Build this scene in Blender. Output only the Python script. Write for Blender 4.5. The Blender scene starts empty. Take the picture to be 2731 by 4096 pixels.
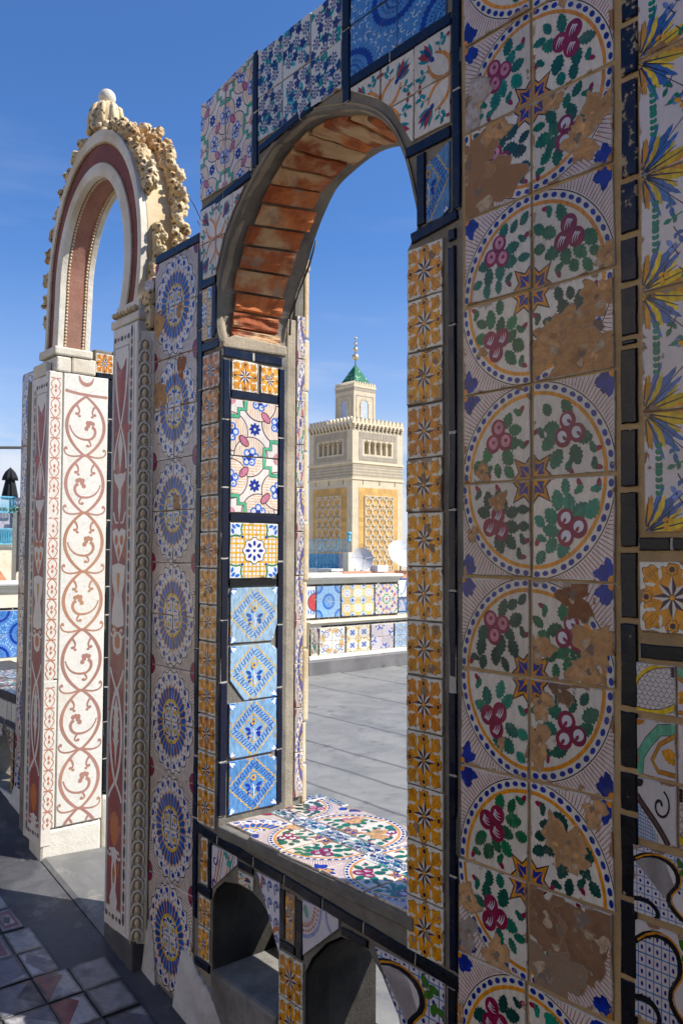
import bpy, bmesh, math, random
from mathutils import Vector, Matrix, noise
from mathutils.geometry import tessellate_polygon
R = math.radians
S = bpy.context.scene
COL = S.collection

# ------------------------------------------------------------------ camera, sky, sun, exposure
PITCH, ROLL, PSI = .0455, .0039, .7026
fw = Vector((-math.cos(PSI)*math.cos(PITCH), math.sin(PSI)*math.cos(PITCH), math.sin(PITCH)))
r0 = fw.cross(Vector((0, 0, 1))).normalized(); u0 = r0.cross(fw)
rr = math.cos(ROLL)*r0 + math.sin(ROLL)*u0
uu = -math.sin(ROLL)*r0 + math.cos(ROLL)*u0
cam = bpy.data.cameras.new('camera'); camo = bpy.data.objects.new('camera', cam); COL.objects.link(camo)
camo.matrix_world = Matrix(((rr.x, uu.x, -fw.x, 0), (rr.y, uu.y, -fw.y, 0), (rr.z, uu.z, -fw.z, 0), (0, 0, 0, 1)))
cam.sensor_fit = 'HORIZONTAL'; cam.sensor_width = 36; cam.lens = 36*3374.6/2731
cam.clip_start = .05; cam.clip_end = 9000
cam.dof.use_dof = True; cam.dof.focus_distance = 2.3; cam.dof.aperture_fstop = 22
S.camera = camo
S.render.resolution_x = 682; S.render.resolution_y = 1024
S.cycles.use_denoising = True
S.view_settings.view_transform = 'Standard'; S.view_settings.look = 'None'
S.view_settings.gamma = 1; S.view_settings.use_curve_mapping = False
S.view_settings.exposure = .75

SUN_EL, SUN_AZ = R(44.8), R(45)          # azimuth measured from +Y towards +X
w = bpy.data.worlds.new('World'); S.world = w; w.use_nodes = True
nt = w.node_tree; nt.nodes.clear()
def wn(t, **k):
    n = nt.nodes.new(t)
    for a, b in k.items(): setattr(n, a, b)
    return n
out = wn('ShaderNodeOutputWorld'); bg = wn('ShaderNodeBackground'); sky = wn('ShaderNodeTexSky')
sky.sky_type = 'NISHITA'; sky.sun_disc = False; sky.sun_elevation = SUN_EL; sky.sun_rotation = SUN_AZ
sky.altitude = 0; sky.air_density = 1.0; sky.dust_density = 1.1; sky.ozone_density = 4.5
tc = wn('ShaderNodeTexCoord'); sep = wn('ShaderNodeSeparateXYZ'); nt.links.new(tc.outputs['Generated'], sep.inputs[0])
def wmath(op, a, b=None, c=None):
    n = wn('ShaderNodeMath', operation=op)
    for i, v in enumerate((a, b, c)):
        if v is None: continue
        if isinstance(v, (int, float)): n.inputs[i].default_value = v
        else: nt.links.new(v, n.inputs[i])
    return n.outputs[0]
def wrange(v, a, b, c, d):
    n = wn('ShaderNodeMapRange', interpolation_type='SMOOTHSTEP')
    nt.links.new(v, n.inputs[0])
    for i, q in enumerate((a, b, c, d)): n.inputs[i+1].default_value = q
    return n.outputs[0]
def wnoise(scale, detail, stretch):
    m = wn('ShaderNodeMapping'); nt.links.new(tc.outputs['Generated'], m.inputs[0]); m.inputs['Scale'].default_value = stretch
    n = wn('ShaderNodeTexNoise'); nt.links.new(m.outputs[0], n.inputs['Vector']); n.inputs['Scale'].default_value = scale
    n.inputs['Detail'].default_value = detail; n.inputs['Roughness'].default_value = .58
    return n.outputs['Fac']
low = wmath('MULTIPLY', wrange(wnoise(5.5, 6, (1, 1, 2.6)), .40, .60, 0, 1), wrange(sep.outputs[2], .18, .06, 0, 1))
cir = wmath('MULTIPLY', wrange(wnoise(3.0, 7, (1, 1, 7)), .50, .85, 0, .34), wrange(sep.outputs[2], .55, .10, 0, 1))
hz = wrange(sep.outputs[2], .36, .0, 0, .40)
cl = wmath('MINIMUM', wmath('ADD', wmath('ADD', wmath('MULTIPLY', low, .72), cir), hz), .85)
tint = wn('ShaderNodeMix', data_type='RGBA', blend_type='MULTIPLY'); tint.inputs[0].default_value = 1; nt.links.new(sky.outputs[0], tint.inputs[6]); tint.inputs[7].default_value = (.62, .93, 1.30, 1)
mx = wn('ShaderNodeMix', data_type='RGBA'); nt.links.new(cl, mx.inputs[0]); nt.links.new(tint.outputs[2], mx.inputs[6])
mx.inputs[7].default_value = (6.2, 6.4, 6.9, 1)
nt.links.new(mx.outputs[2], bg.inputs[0]); bg.inputs[1].default_value = .083
nt.links.new(bg.outputs[0], out.inputs[0])
sl = bpy.data.lights.new('sun', 'SUN'); slo = bpy.data.objects.new('sun', sl); COL.objects.link(slo)
sl.energy = 4.0; sl.angle = R(.5); sl.color = (1, .95, .87)
sv = Vector((math.sin(SUN_AZ)*math.cos(SUN_EL), math.cos(SUN_AZ)*math.cos(SUN_EL), math.sin(SUN_EL)))
slo.rotation_euler = sv.to_track_quat('Z', 'Y').to_euler(); slo.location = (5, 5, 12)

# ------------------------------------------------------------------ colours and materials
def lin(c):
    return tuple(((v/255)/12.92 if v <= 10 else (((v/255)+.055)/1.055)**2.4) for v in c)
WHITE = lin((224, 215, 200)); LILAC = lin((212, 208, 214)); COBALT = lin((24, 46, 142)); NAVYC = lin((30, 34, 84)); GREEN = lin((18, 98, 76))
DGREEN = lin((10, 68, 58)); TEAL = lin((40, 140, 140)); ROSE = lin((136, 24, 64)); PINK = lin((206, 140, 158)); OCHRE = lin((222, 142, 14))
AMBER = lin((240, 160, 8)); ORANGE = lin((205, 104, 30)); DARK = lin((44, 26, 40)); BROWN = lin((96, 52, 48)); SKYB = lin((104, 158, 218))
MIDB = lin((70, 120, 200)); BISQ = lin((166, 124, 88)); BISQ2 = lin((140, 100, 74)); YELLOW = lin((232, 206, 62)); REDB = lin((176, 62, 40))
HATCH = lin((156, 84, 96)); RED = lin((188, 40, 62)); BLACK = lin((20, 20, 24)); NAVY = lin((14, 20, 46)); INLAY = lin((170, 122, 106)); INRED = lin((150, 74, 66))
MARBLE = lin((226, 222, 214)); SLATE = lin((70, 72, 82)); CREMORT = lin((190, 186, 172))

class NT:
    def __init__(s, name):
        s.m = bpy.data.materials.new(name); s.m.use_nodes = True; s.t = s.m.node_tree
        s.b = s.t.nodes['Principled BSDF']; s.l = s.t.links
    def n(s, t, **k):
        q = s.t.nodes.new(t)
        for a, b in k.items(): setattr(q, a, b)
        return q
    def put(s, sock, v):
        if isinstance(v, (int, float)): sock.default_value = v
        elif isinstance(v, (tuple, list)): sock.default_value = tuple(v) + ((1,) if len(v) == 3 and len(sock.default_value) == 4 else ())
        else: s.l.new(v, sock)
    def math(s, op, a, b=0, c=None, clamp=False):
        q = s.n('ShaderNodeMath', operation=op, use_clamp=clamp); s.put(q.inputs[0], a); s.put(q.inputs[1], b)
        if c is not None: s.put(q.inputs[2], c)
        return q.outputs[0]
    def mix(s, f, a, b, blend='MIX'):
        q = s.n('ShaderNodeMix', data_type='RGBA', blend_type=blend); s.put(q.inputs[0], f); s.put(q.inputs[6], a); s.put(q.inputs[7], b)
        return q.outputs[2]
    def rng(s, v, a, b, c=0, d=1):
        q = s.n('ShaderNodeMapRange', interpolation_type='SMOOTHSTEP'); s.put(q.inputs[0], v)
        for i, x in enumerate((a, b, c, d)): s.put(q.inputs[i+1], x)
        return q.outputs[0]
    def coords(s, kind='Object', rand=True, scale=(1, 1, 1)):
        t = s.n('ShaderNodeTexCoord'); v = t.outputs[kind]
        mp = s.n('ShaderNodeMapping'); s.l.new(v, mp.inputs[0]); mp.inputs['Scale'].default_value = scale; v = mp.outputs[0]
        if rand:
            oi = s.n('ShaderNodeObjectInfo'); ad = s.n('ShaderNodeVectorMath', operation='ADD')
            cb = s.n('ShaderNodeCombineXYZ')
            s.put(cb.inputs[0], s.math('MULTIPLY', oi.outputs['Random'], 37.)); s.put(cb.inputs[1], s.math('MULTIPLY', oi.outputs['Random'], 91.))
            s.l.new(v, ad.inputs[0]); s.l.new(cb.outputs[0], ad.inputs[1]); v = ad.outputs[0]
        return v
    def noise(s, vec, scale, detail=4, rough=.6, dist=0):
        q = s.n('ShaderNodeTexNoise'); s.l.new(vec, q.inputs['Vector']); q.inputs['Scale'].default_value = scale
        q.inputs['Detail'].default_value = detail; q.inputs['Roughness'].default_value = rough; q.inputs['Distortion'].default_value = dist
        return q.outputs['Fac']
    def vor(s, vec, scale, feature='F1'):
        q = s.n('ShaderNodeTexVoronoi', feature=feature); s.l.new(vec, q.inputs['Vector']); q.inputs['Scale'].default_value = scale
        return q.outputs['Distance']
    def bump(s, h, strength=.5, dist=.01):
        q = s.n('ShaderNodeBump'); q.inputs['Strength'].default_value = strength; q.inputs['Distance'].default_value = dist
        s.put(q.inputs['Height'], h); s.l.new(q.outputs[0], s.b.inputs['Normal'])
    def attr(s, name, typ='GEOMETRY'):
        return s.n('ShaderNodeAttribute', attribute_name=name, attribute_type=typ)
    def geo(s): return s.n('ShaderNodeNewGeometry').outputs['Position']
    def fin(s, col, rough, spec=.5):
        s.put(s.b.inputs['Base Color'], col); s.put(s.b.inputs['Roughness'], rough); s.b.inputs['Specular IOR Level'].default_value = spec
        return s.m

def m_glaze():
    t = NT('painted_glaze'); a = t.attr('Col'); v = t.coords(); oi = t.n('ShaderNodeObjectInfo')
    wear = t.attr('wear', 'OBJECT').outputs['Fac']
    brush = t.noise(t.coords(scale=(1, .35, 1)), 95, 3, .6); soft = t.noise(v, 14, 4, .6)
    sc_ = t.n('ShaderNodeSeparateColor'); sc_.mode = 'HSV'; t.l.new(a.outputs['Color'], sc_.inputs[0])
    col = t.mix(t.rng(sc_.outputs[1], .08, .5, .10, .55), a.outputs['Color'], t.rng(brush, .3, .7, .45, 1.25), 'MULTIPLY')
    col = t.mix(t.rng(soft, .5, .85, 0, .10), col, lin((206, 194, 174)))
    hs = t.n('ShaderNodeHueSaturation'); t.put(hs.inputs['Value'], t.math('MULTIPLY_ADD', oi.outputs['Random'], .22, .86)); t.put(hs.inputs['Color'], col)
    t.put(hs.inputs['Saturation'], t.math('MULTIPLY_ADD', t.math('FRACT', t.math('MULTIPLY', oi.outputs['Random'], 7.3)), .25, 1.0))
    col = hs.outputs[0]
    g = t.n('ShaderNodeTexCoord').outputs['Generated']; sp = t.n('ShaderNodeSeparateXYZ'); t.l.new(g, sp.inputs[0])
    ex = t.math('ABSOLUTE', t.math('SUBTRACT', sp.outputs[0], .5)); ey = t.math('ABSOLUTE', t.math('SUBTRACT', sp.outputs[1], .5))
    edge = t.rng(t.math('MAXIMUM', ex, ey), .40, .5, 0, .16)
    cn = t.math('ADD', t.noise(v, 26, 8, .62, .4), edge)
    cn = t.math('ADD', cn, t.math('MULTIPLY', wear, .22))
    chip = t.rng(cn, .765, .785)
    pit = t.rng(t.noise(v, 260, 2, .5), .71, .74)
    bis = t.mix(t.noise(v, 42, 6, .7), BISQ2, BISQ); bis = t.mix(t.rng(t.noise(v, 9, 3), .4, .65), bis, lin((176, 160, 138)))
    raw = t.math('SUBTRACT', 1.0, a.outputs['Alpha'], clamp=True)
    bisraw = t.mix(t.rng(t.noise(v, 60, 7, .7), .35, .8), a.outputs['Color'], lin((150, 110, 76)))
    bisraw = t.mix(t.rng(t.noise(v, 16, 6, .65), .58, .7, 0, .8), bisraw, lin((196, 176, 146)))
    col = t.mix(raw, col, bisraw)
    col = t.mix(chip, col, bis); col = t.mix(t.math('MULTIPLY', pit, .6), col, lin((90, 66, 52)))
    grime = t.rng(t.noise(v, 7, 6, .7), .5, .8, 0, .20)
    col = t.mix(grime, col, lin((112, 98, 82)))
    crk = t.vor(v, 55, 'DISTANCE_TO_EDGE')
    col = t.mix(t.rng(crk, .0, .012, .16, 0), col, lin((80, 66, 58)))
    rgh = t.math('MAXIMUM', t.rng(soft, .3, .8, .16, .34), t.math('MAXIMUM', t.math('MULTIPLY', chip, .85), t.math('MULTIPLY', raw, .9)))
    h = t.math('ADD', t.math('MULTIPLY', chip, -1.0), t.math('MULTIPLY', t.noise(v, 30, 2, .5), .25))
    h = t.math('ADD', h, t.math('MULTIPLY', t.math('MULTIPLY', raw, t.noise(v, 120, 5, .7)), .8))
    t.bump(h, .6, .0016)
    return t.fin(col, rgh, .45)
def m_bar():
    t = NT('dark_glaze'); a = t.attr('Col'); v = t.coords(); oi = t.n('ShaderNodeObjectInfo')
    col = t.mix(t.rng(t.noise(v, 11, 4), .35, .7, 0, .5), a.outputs['Color'], lin((28, 28, 34)))
    hs = t.n('ShaderNodeHueSaturation'); t.put(hs.inputs['Value'], t.math('MULTIPLY_ADD', oi.outputs['Random'], .7, .5)); t.put(hs.inputs['Color'], col); col = hs.outputs[0]
    chip = t.rng(t.math('ADD', t.noise(v, 40, 7, .65), t.math('MULTIPLY', t.attr('wear', 'OBJECT').outputs['Fac'], .22)), .72, .75)
    col = t.mix(chip, col, lin((170, 150, 124)))
    col = t.mix(t.rng(t.noise(t.coords(scale=(3, .5, 1)), 40, 5, .7), .68, .8, 0, .35), col, lin((170, 170, 168)))
    t.bump(t.math('ADD', t.math('MULTIPLY', t.noise(v, 60, 3), .3), t.math('MULTIPLY', chip, -1.)), .5, .0015)
    return t.fin(col, t.math('MAXIMUM', t.rng(t.noise(v, 20, 3), .3, .7, .14, .34), t.math('MULTIPLY', chip, .8)), .32)
def m_mortar(name, c1, c2, c3):
    t = NT(name); v = t.coords('Object', False)
    n = t.noise(v, 9, 9, .68); n2 = t.noise(v, 2.3, 5, .6); f = t.noise(v, 180, 4, .7)
    col = t.mix(t.rng(n, .3, .7), c1, c2); col = t.mix(t.rng(n2, .48, .72, 0, .75), col, c3)
    col = t.mix(t.rng(f, .62, .75, 0, .5), col, tuple(x*1.7 for x in c2)); col = t.mix(t.rng(f, .38, .28, 0, .6), col, tuple(x*.5 for x in c1))
    t.bump(t.math('ADD', t.math('MULTIPLY', n, 1.2), t.math('MULTIPLY', f, .35)), .9, .008)
    return t.fin(col, .92, .2)
def m_marble():
    t = NT('inlaid_marble'); a = t.attr('Col'); v = t.coords('Object', True)
    vein = t.noise(v, 7, 9, .62, 1.2); big = t.noise(v, 3, 4, .6)
    col = t.mix(.6, a.outputs['Color'], t.rng(t.noise(v, 55, 5, .7), .3, .75, .86, 1.08), 'MULTIPLY')
    col = t.mix(t.rng(t.math('ABSOLUTE', t.math('SUBTRACT', vein, .5)), .0, .02, .2, 0), col, lin((140, 140, 142)))
    col = t.mix(t.rng(big, .5, .75, 0, .3), col, lin((212, 184, 140)))
    col = t.mix(t.rng(t.noise(v, 130, 4, .7), .66, .74, 0, .5), col, lin((120, 104, 88)))
    t.bump(t.math('ADD', t.noise(v, 90, 5, .7), t.math('MULTIPLY', t.noise(v, 12, 3), .8)), .25, .003)
    return t.fin(col, .48, .4)
def m_stone(name, c1, c2, c3, holes=0., rough=.8, sc=1.):
    t = NT(name); v = t.coords('Object', False)
    n = t.noise(v, 14*sc, 8, .65); b = t.noise(v, 3*sc, 4, .6)
    col = t.mix(t.rng(n, .3, .7), c1, c2); col = t.mix(t.rng(b, .45, .72, 0, .8), col, c3)
    h = t.math('ADD', n, t.math('MULTIPLY', t.noise(v, 120*sc, 4, .7), .35))
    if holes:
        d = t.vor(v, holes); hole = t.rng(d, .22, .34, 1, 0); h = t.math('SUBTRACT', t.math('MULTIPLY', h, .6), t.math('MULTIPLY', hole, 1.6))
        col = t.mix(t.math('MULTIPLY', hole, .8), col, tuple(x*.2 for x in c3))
    t.bump(h, .8, .006)
    return t.fin(col, rough, .25)
def m_brick():
    t = NT('terracotta_brick'); v = t.coords('Object', True); oi = t.n('ShaderNodeObjectInfo')
    n = t.noise(v, 12, 8, .65, .5); st = t.noise(t.coords(scale=(1, 1, 1)), 34, 6, .7)
    base = t.mix(oi.outputs['Random'], lin((208, 122, 68)), lin((146, 78, 50)))
    col = t.mix(t.rng(n, .42, .7, 0, .8), base, lin((136, 62, 40))); col = t.mix(t.rng(t.noise(v, 5, 6, .6), .47, .60, 0, .9), col, lin((206, 172, 130))); col = t.mix(t.rng(t.noise(v, 8, 7, .7, .6), .56, .68, 0, .8), col, lin((150, 138, 122)))
    col = t.mix(t.rng(st, .66, .76, 0, .5), col, lin((150, 132, 110)))
    t.bump(t.math('ADD', n, t.math('MULTIPLY', t.noise(v, 160, 4, .7), .3)), .7, .006)
    return t.fin(col, .85, .25)
def m_plain(name, c, rough=.6, var=.25, sc=8., bump=.3, metal=0.):
    t = NT(name); v = t.coords('Object', False); n = t.noise(v, sc, 7, .65)
    col = t.mix(t.rng(n, .3, .75), tuple(x*(1-var) for x in c), tuple(min(.9, x*(1+var)) for x in c))
    t.bump(n, bump, .006); t.b.inputs['Metallic'].default_value = metal
    return t.fin(col, t.rng(n, .2, .8, rough*.85, min(1, rough*1.15)), .4)
def m_floor():
    t = NT('worn_floor_tile'); a = t.attr('Col'); v = t.coords(); g = t.n('ShaderNodeTexCoord').outputs['Generated']
    sp = t.n('ShaderNodeSeparateXYZ'); t.l.new(g, sp.inputs[0])
    ex = t.math('ABSOLUTE', t.math('SUBTRACT', sp.outputs[0], .5)); ey = t.math('ABSOLUTE', t.math('SUBTRACT', sp.outputs[1], .5))
    e = t.rng(t.math('ADD', t.math('MAXIMUM', ex, ey), t.math('MULTIPLY', t.noise(v, 20, 5, .7), .14)), .44, .56, 0, .8)
    col = t.mix(.6, a.outputs['Color'], t.rng(t.noise(v, 22, 7, .7), .3, .7, .6, 1.2), 'MULTIPLY')
    col = t.mix(t.rng(t.noise(v, 8, 7, .7), .46, .66, 0, .75), col, lin((96, 92, 92)))
    col = t.mix(t.rng(t.noise(v, 30, 4, .6), .68, .72, 0, .7), col, lin((36, 34, 36)))
    col = t.mix(e, col, lin((52, 50, 52)))
    t.bump(t.noise(v, 60, 5, .7), .4, .002)
    return t.fin(col, t.rng(t.noise(v, 14, 4), .3, .7, .3, .6), .4)
def m_cement(name, c1, c2, c3, scratch=False, rough=.7):
    t = NT(name); v = t.coords('Object', False)
    n = t.noise(v, 3.2, 8, .65, .5); f = t.noise(v, 70, 5, .7); s = t.noise(t.coords('Object', False, (6, 1.2, 1)), 5, 6, .7)
    col = t.mix(t.rng(n, .32, .66), c1, c2); col = t.mix(t.rng(t.noise(v, 6.5, 7, .7), .54, .68, 0, .8), col, c3)
    if scratch: col = t.mix(t.rng(s, .55, .75, 0, .45), col, tuple(min(.8, x*1.35) for x in c2))
    col = t.mix(t.rng(f, .66, .74, 0, .5), col, tuple(x*.45 for x in c1))
    t.bump(t.math('ADD', n, t.math('MULTIPLY', f, .25)), .5, .006)
    return t.fin(col, t.rng(n, .3, .7, rough*.75, rough), .4)
def m_vcol(name, rough=.7):
    t = NT(name); a = t.attr('Col'); v = t.coords('Object', False)
    col = t.mix(.4, a.outputs['Color'], t.rng(t.noise(v, 1.6, 7, .7), .3, .75, .7, 1.25), 'MULTIPLY')
    t.bump(t.noise(v, 8, 5, .7), .25, .03)
    return t.fin(col, rough, .3)

GL = m_glaze(); BAR = m_bar()
GREYM = m_mortar('grey_mortar', lin((104, 100, 93)), lin((136, 130, 119)), lin((156, 145, 127)))
DARKM = m_mortar('dark_mortar', lin((70, 69, 70)), lin((96, 94, 92)), lin((84, 78, 72)))
SAND = m_mortar('sandy_mortar', lin((176, 146, 104)), lin((200, 172, 128)), lin((156, 132, 100)))
PLAST = m_mortar('white_plaster', lin((196, 192, 188)), lin((222, 219, 214)), lin((150, 140, 128)))
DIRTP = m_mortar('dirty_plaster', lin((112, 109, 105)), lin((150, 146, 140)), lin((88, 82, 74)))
JOINT = m_mortar('joint_mortar', lin((178, 174, 164)), lin((198, 194, 184)), lin((160, 152, 138)))
LIPM = m_mortar('lip_mortar', lin((146, 135, 118)), lin((176, 163, 142)), lin((190, 172, 146)))
MAR = m_marble()
CREAM = m_stone('cream_stone', lin((206, 184, 146)), lin((220, 204, 172)), lin((188, 156, 110)))
WST = m_stone('white_stone', lin((210, 202, 186)), lin((222, 216, 202)), lin((192, 172, 136)), rough=.6)
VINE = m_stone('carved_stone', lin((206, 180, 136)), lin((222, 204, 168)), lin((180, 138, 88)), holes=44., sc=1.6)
REDST = m_stone('red_inlay_stone', lin((122, 70, 64)), lin((138, 84, 76)), lin((112, 64, 56)), rough=.7)
SOFF = m_stone('soffit_stucco', lin((144, 98, 82)), lin((164, 120, 102)), lin((134, 110, 94)), rough=.8, sc=.7)
BRK = m_brick()
FLT = m_floor()
FCEM = m_cement('dark_cement', lin((58, 58, 62)), lin((92, 91, 92)), lin((122, 118, 112)), True)
LCEM = m_cement('pale_cement', lin((100, 99, 97)), lin((122, 120, 115)), lin((140, 135, 125)), True)
ROOF = m_cement('roof_membrane', lin((118, 117, 114)), lin((138, 136, 131)), lin((102, 101, 100)), True, .85)
KERB = m_cement('kerb_cement', lin((104, 100, 98)), lin((124, 120, 116)), lin((84, 81, 80)))
WPNT = m_cement('whitewash', lin((220, 216, 204)), lin((234, 231, 222)), lin((190, 176, 148)))
CREW = m_cement('cream_wash', lin((216, 204, 176)), lin((226, 216, 192)), lin((196, 180, 148)))
VC = m_vcol('weathered_stone')
TURQ = m_plain('turquoise_paint', lin((110, 186, 210)), .5); BLUEP = m_plain('blue_paint', lin((30, 116, 176)), .45)
DISHM = m_plain('dish_metal', lin((206, 206, 204)), .5, .1, 3.); WBOX = m_plain('white_metal', lin((226, 226, 224)), .5, .08)
ORW = m_plain('orange_render', lin((214, 148, 110)), .8); BLKF = m_plain('black_fabric', lin((22, 23, 28)), .8); DKM = m_plain('dark_metal', lin((60, 58, 58)), .5)
YELF = m_plain('yellow_cloth', lin((236, 186, 40)), .7); GREENF = m_plain('green_leaf', lin((60, 110, 60)), .6); GREYW = m_plain('grey_render', lin((170, 168, 176)), .85)
GRASSY = m_plain('dry_stem', lin((150, 96, 60)), .8)

# ------------------------------------------------------------------ object helpers
def tag(o, label=None, cat=None, group=None, kind=None):
    if label: o['label'] = label
    if cat: o['category'] = cat
    if group: o['group'] = group
    if kind: o['kind'] = kind
    return o
def empty(name, loc, label, cat, group=None):
    o = bpy.data.objects.new(name, None); o.location = loc; o.empty_display_size = .2; COL.objects.link(o)
    return tag(o, label, cat, group, 'thing')
def link(name, me, parent=None, mat=None, M=None):
    o = bpy.data.objects.new(name, me); COL.objects.link(o)
    if mat and not me.materials: me.materials.append(mat)
    if parent:
        o.parent = parent; o.matrix_parent_inverse = world_of(parent).inverted()
    if M is not None: o.matrix_basis = M
    return o
def world_of(o):
    if o.parent: return world_of(o.parent) @ o.matrix_parent_inverse @ o.matrix_basis
    return o.matrix_basis.copy()
class MB:
    """collects vertices / faces (with a colour per vertex) for one mesh"""
    def __init__(s): s.v = []; s.f = []; s.c = []; s.col = (.5, .5, .5, 1)
    def face(s, pts):
        i = len(s.v); s.v += [tuple(p) for p in pts]; s.c += [s.col]*len(pts); s.f.append(tuple(range(i, i+len(pts)))); return s
    def box(s, x0, y0, z0, x1, y1, z1):
        i = len(s.v)
        s.v += [(x, y, z) for z in (z0, z1) for (x, y) in ((x0, y0), (x1, y0), (x1, y1), (x0, y1))]; s.c += [s.col]*8
        s.f += [tuple(i+k for k in q) for q in ((3, 2, 1, 0), (4, 5, 6, 7), (0, 1, 5, 4), (1, 2, 6, 5), (2, 3, 7, 6), (3, 0, 4, 7))]; return s
    def prism(s, poly, z0, z1, M=None):
        """polygon (2-D, counter-clockwise) extruded from z0 to z1 in its own frame M"""
        M = M or Matrix(); n = len(poly); i = len(s.v)
        s.v += [tuple(M @ Vector((x, y, z0))) for x, y in poly] + [tuple(M @ Vector((x, y, z1))) for x, y in poly]; s.c += [s.col]*(2*n)
        s.f.append(tuple(i+k for k in reversed(range(n)))); s.f.append(tuple(i+n+k for k in range(n)))
        for k in range(n):
            j = (k+1) % n; s.f.append((i+k, i+j, i+n+j, i+n+k))
        return s
    def tube(s, pts, rad, n=8):
        pts = [Vector(p) for p in pts]; rings = []
        for k, p in enumerate(pts):
            d = (pts[min(k+1, len(pts)-1)] - pts[max(k-1, 0)]).normalized()
            a = d.cross(Vector((0, 0, 1)) if abs(d.z) < .9 else Vector((1, 0, 0))).normalized(); b = d.cross(a)
            r_ = rad[k] if isinstance(rad, (list, tuple)) else rad
            rings.append(len(s.v))
            for q in range(n):
                t = 2*math.pi*q/n; s.v.append(tuple(p + (a*math.cos(t) + b*math.sin(t))*r_)); s.c.append(s.col)
        for k in range(len(pts)-1):
            for q in range(n):
                s.f.append((rings[k]+q, rings[k]+(q+1) % n, rings[k+1]+(q+1) % n, rings[k+1]+q))
        s.f.append(tuple(rings[0]+q for q in reversed(range(n)))); s.f.append(tuple(rings[-1]+q for q in range(n)))
        return s
    def ball(s, c, r, sub=8, sq=(1, 1, 1)):
        i = len(s.v); c = Vector(c); m = sub; n = sub*2 if sub < 8 else 16
        for a in range(1, m):
            ph = math.pi*a/m
            for b in range(n):
                th = 2*math.pi*b/n
                s.v.append((c.x + r*sq[0]*math.sin(ph)*math.cos(th), c.y + r*sq[1]*math.sin(ph)*math.sin(th), c.z + r*sq[2]*math.cos(ph))); s.c.append(s.col)
        t = len(s.v); s.v += [(c.x, c.y, c.z+r*sq[2]), (c.x, c.y, c.z-r*sq[2])]; s.c += [s.col]*2
        for a in range(m-2):
            for b in range(n):
                s.f.append((i+a*n+b, i+(a+1)*n+b, i+(a+1)*n+(b+1) % n, i+a*n+(b+1) % n))
        for b in range(n):
            s.f.append((t, i+b, i+(b+1) % n)); s.f.append((t+1, i+(m-2)*n+(b+1) % n, i+(m-2)*n+b))
        return s
    def lathe(s, c, prof, n=20):
        """profile of (radius, height) round the vertical axis through c"""
        i = len(s.v); c = Vector(c)
        for r_, z in prof:
            for q in range(n):
                t = 2*math.pi*q/n; s.v.append((c.x+r_*math.cos(t), c.y+r_*math.sin(t), c.z+z)); s.c.append(s.col)
        for k in range(len(prof)-1):
            for q in range(n):
                s.f.append((i+k*n+q, i+k*n+(q+1) % n, i+(k+1)*n+(q+1) % n, i+(k+1)*n+q))
        s.f.append(tuple(i+q for q in reversed(range(n)))); s.f.append(tuple(i+(len(prof)-1)*n+q for q in range(n)))
        return s
    def mesh(s, name, smooth=False):
        me = bpy.data.meshes.new(name); me.from_pydata(s.v, [], s.f)
        a = me.color_attributes.new('Col', 'FLOAT_COLOR', 'POINT')
        a.data.foreach_set('color', [x for c in s.c for x in (c if len(c) == 4 else c+(1,))])
        if smooth: me.polygons.foreach_set('use_smooth', [True]*len(me.polygons))
        me.update(); return me
    def build(s, name, mat, parent=None, smooth=False, bevel=0., M=None):
        me = s.mesh(name, smooth)
        if bevel:
            bm = bmesh.new(); bm.from_mesh(me); bmesh.ops.remove_doubles(bm, verts=bm.verts, dist=1e-5)
            es = [e for e in bm.edges if len(e.link_faces) == 2 and e.calc_face_angle(0) > .5]
            bmesh.ops.bevel(bm, geom=es, offset=bevel, segments=2, profile=.5, affect='EDGES', clamp_overlap=True)
            bm.to_mesh(me); bm.free()
        return link(name, me, parent, mat, M)

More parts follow.
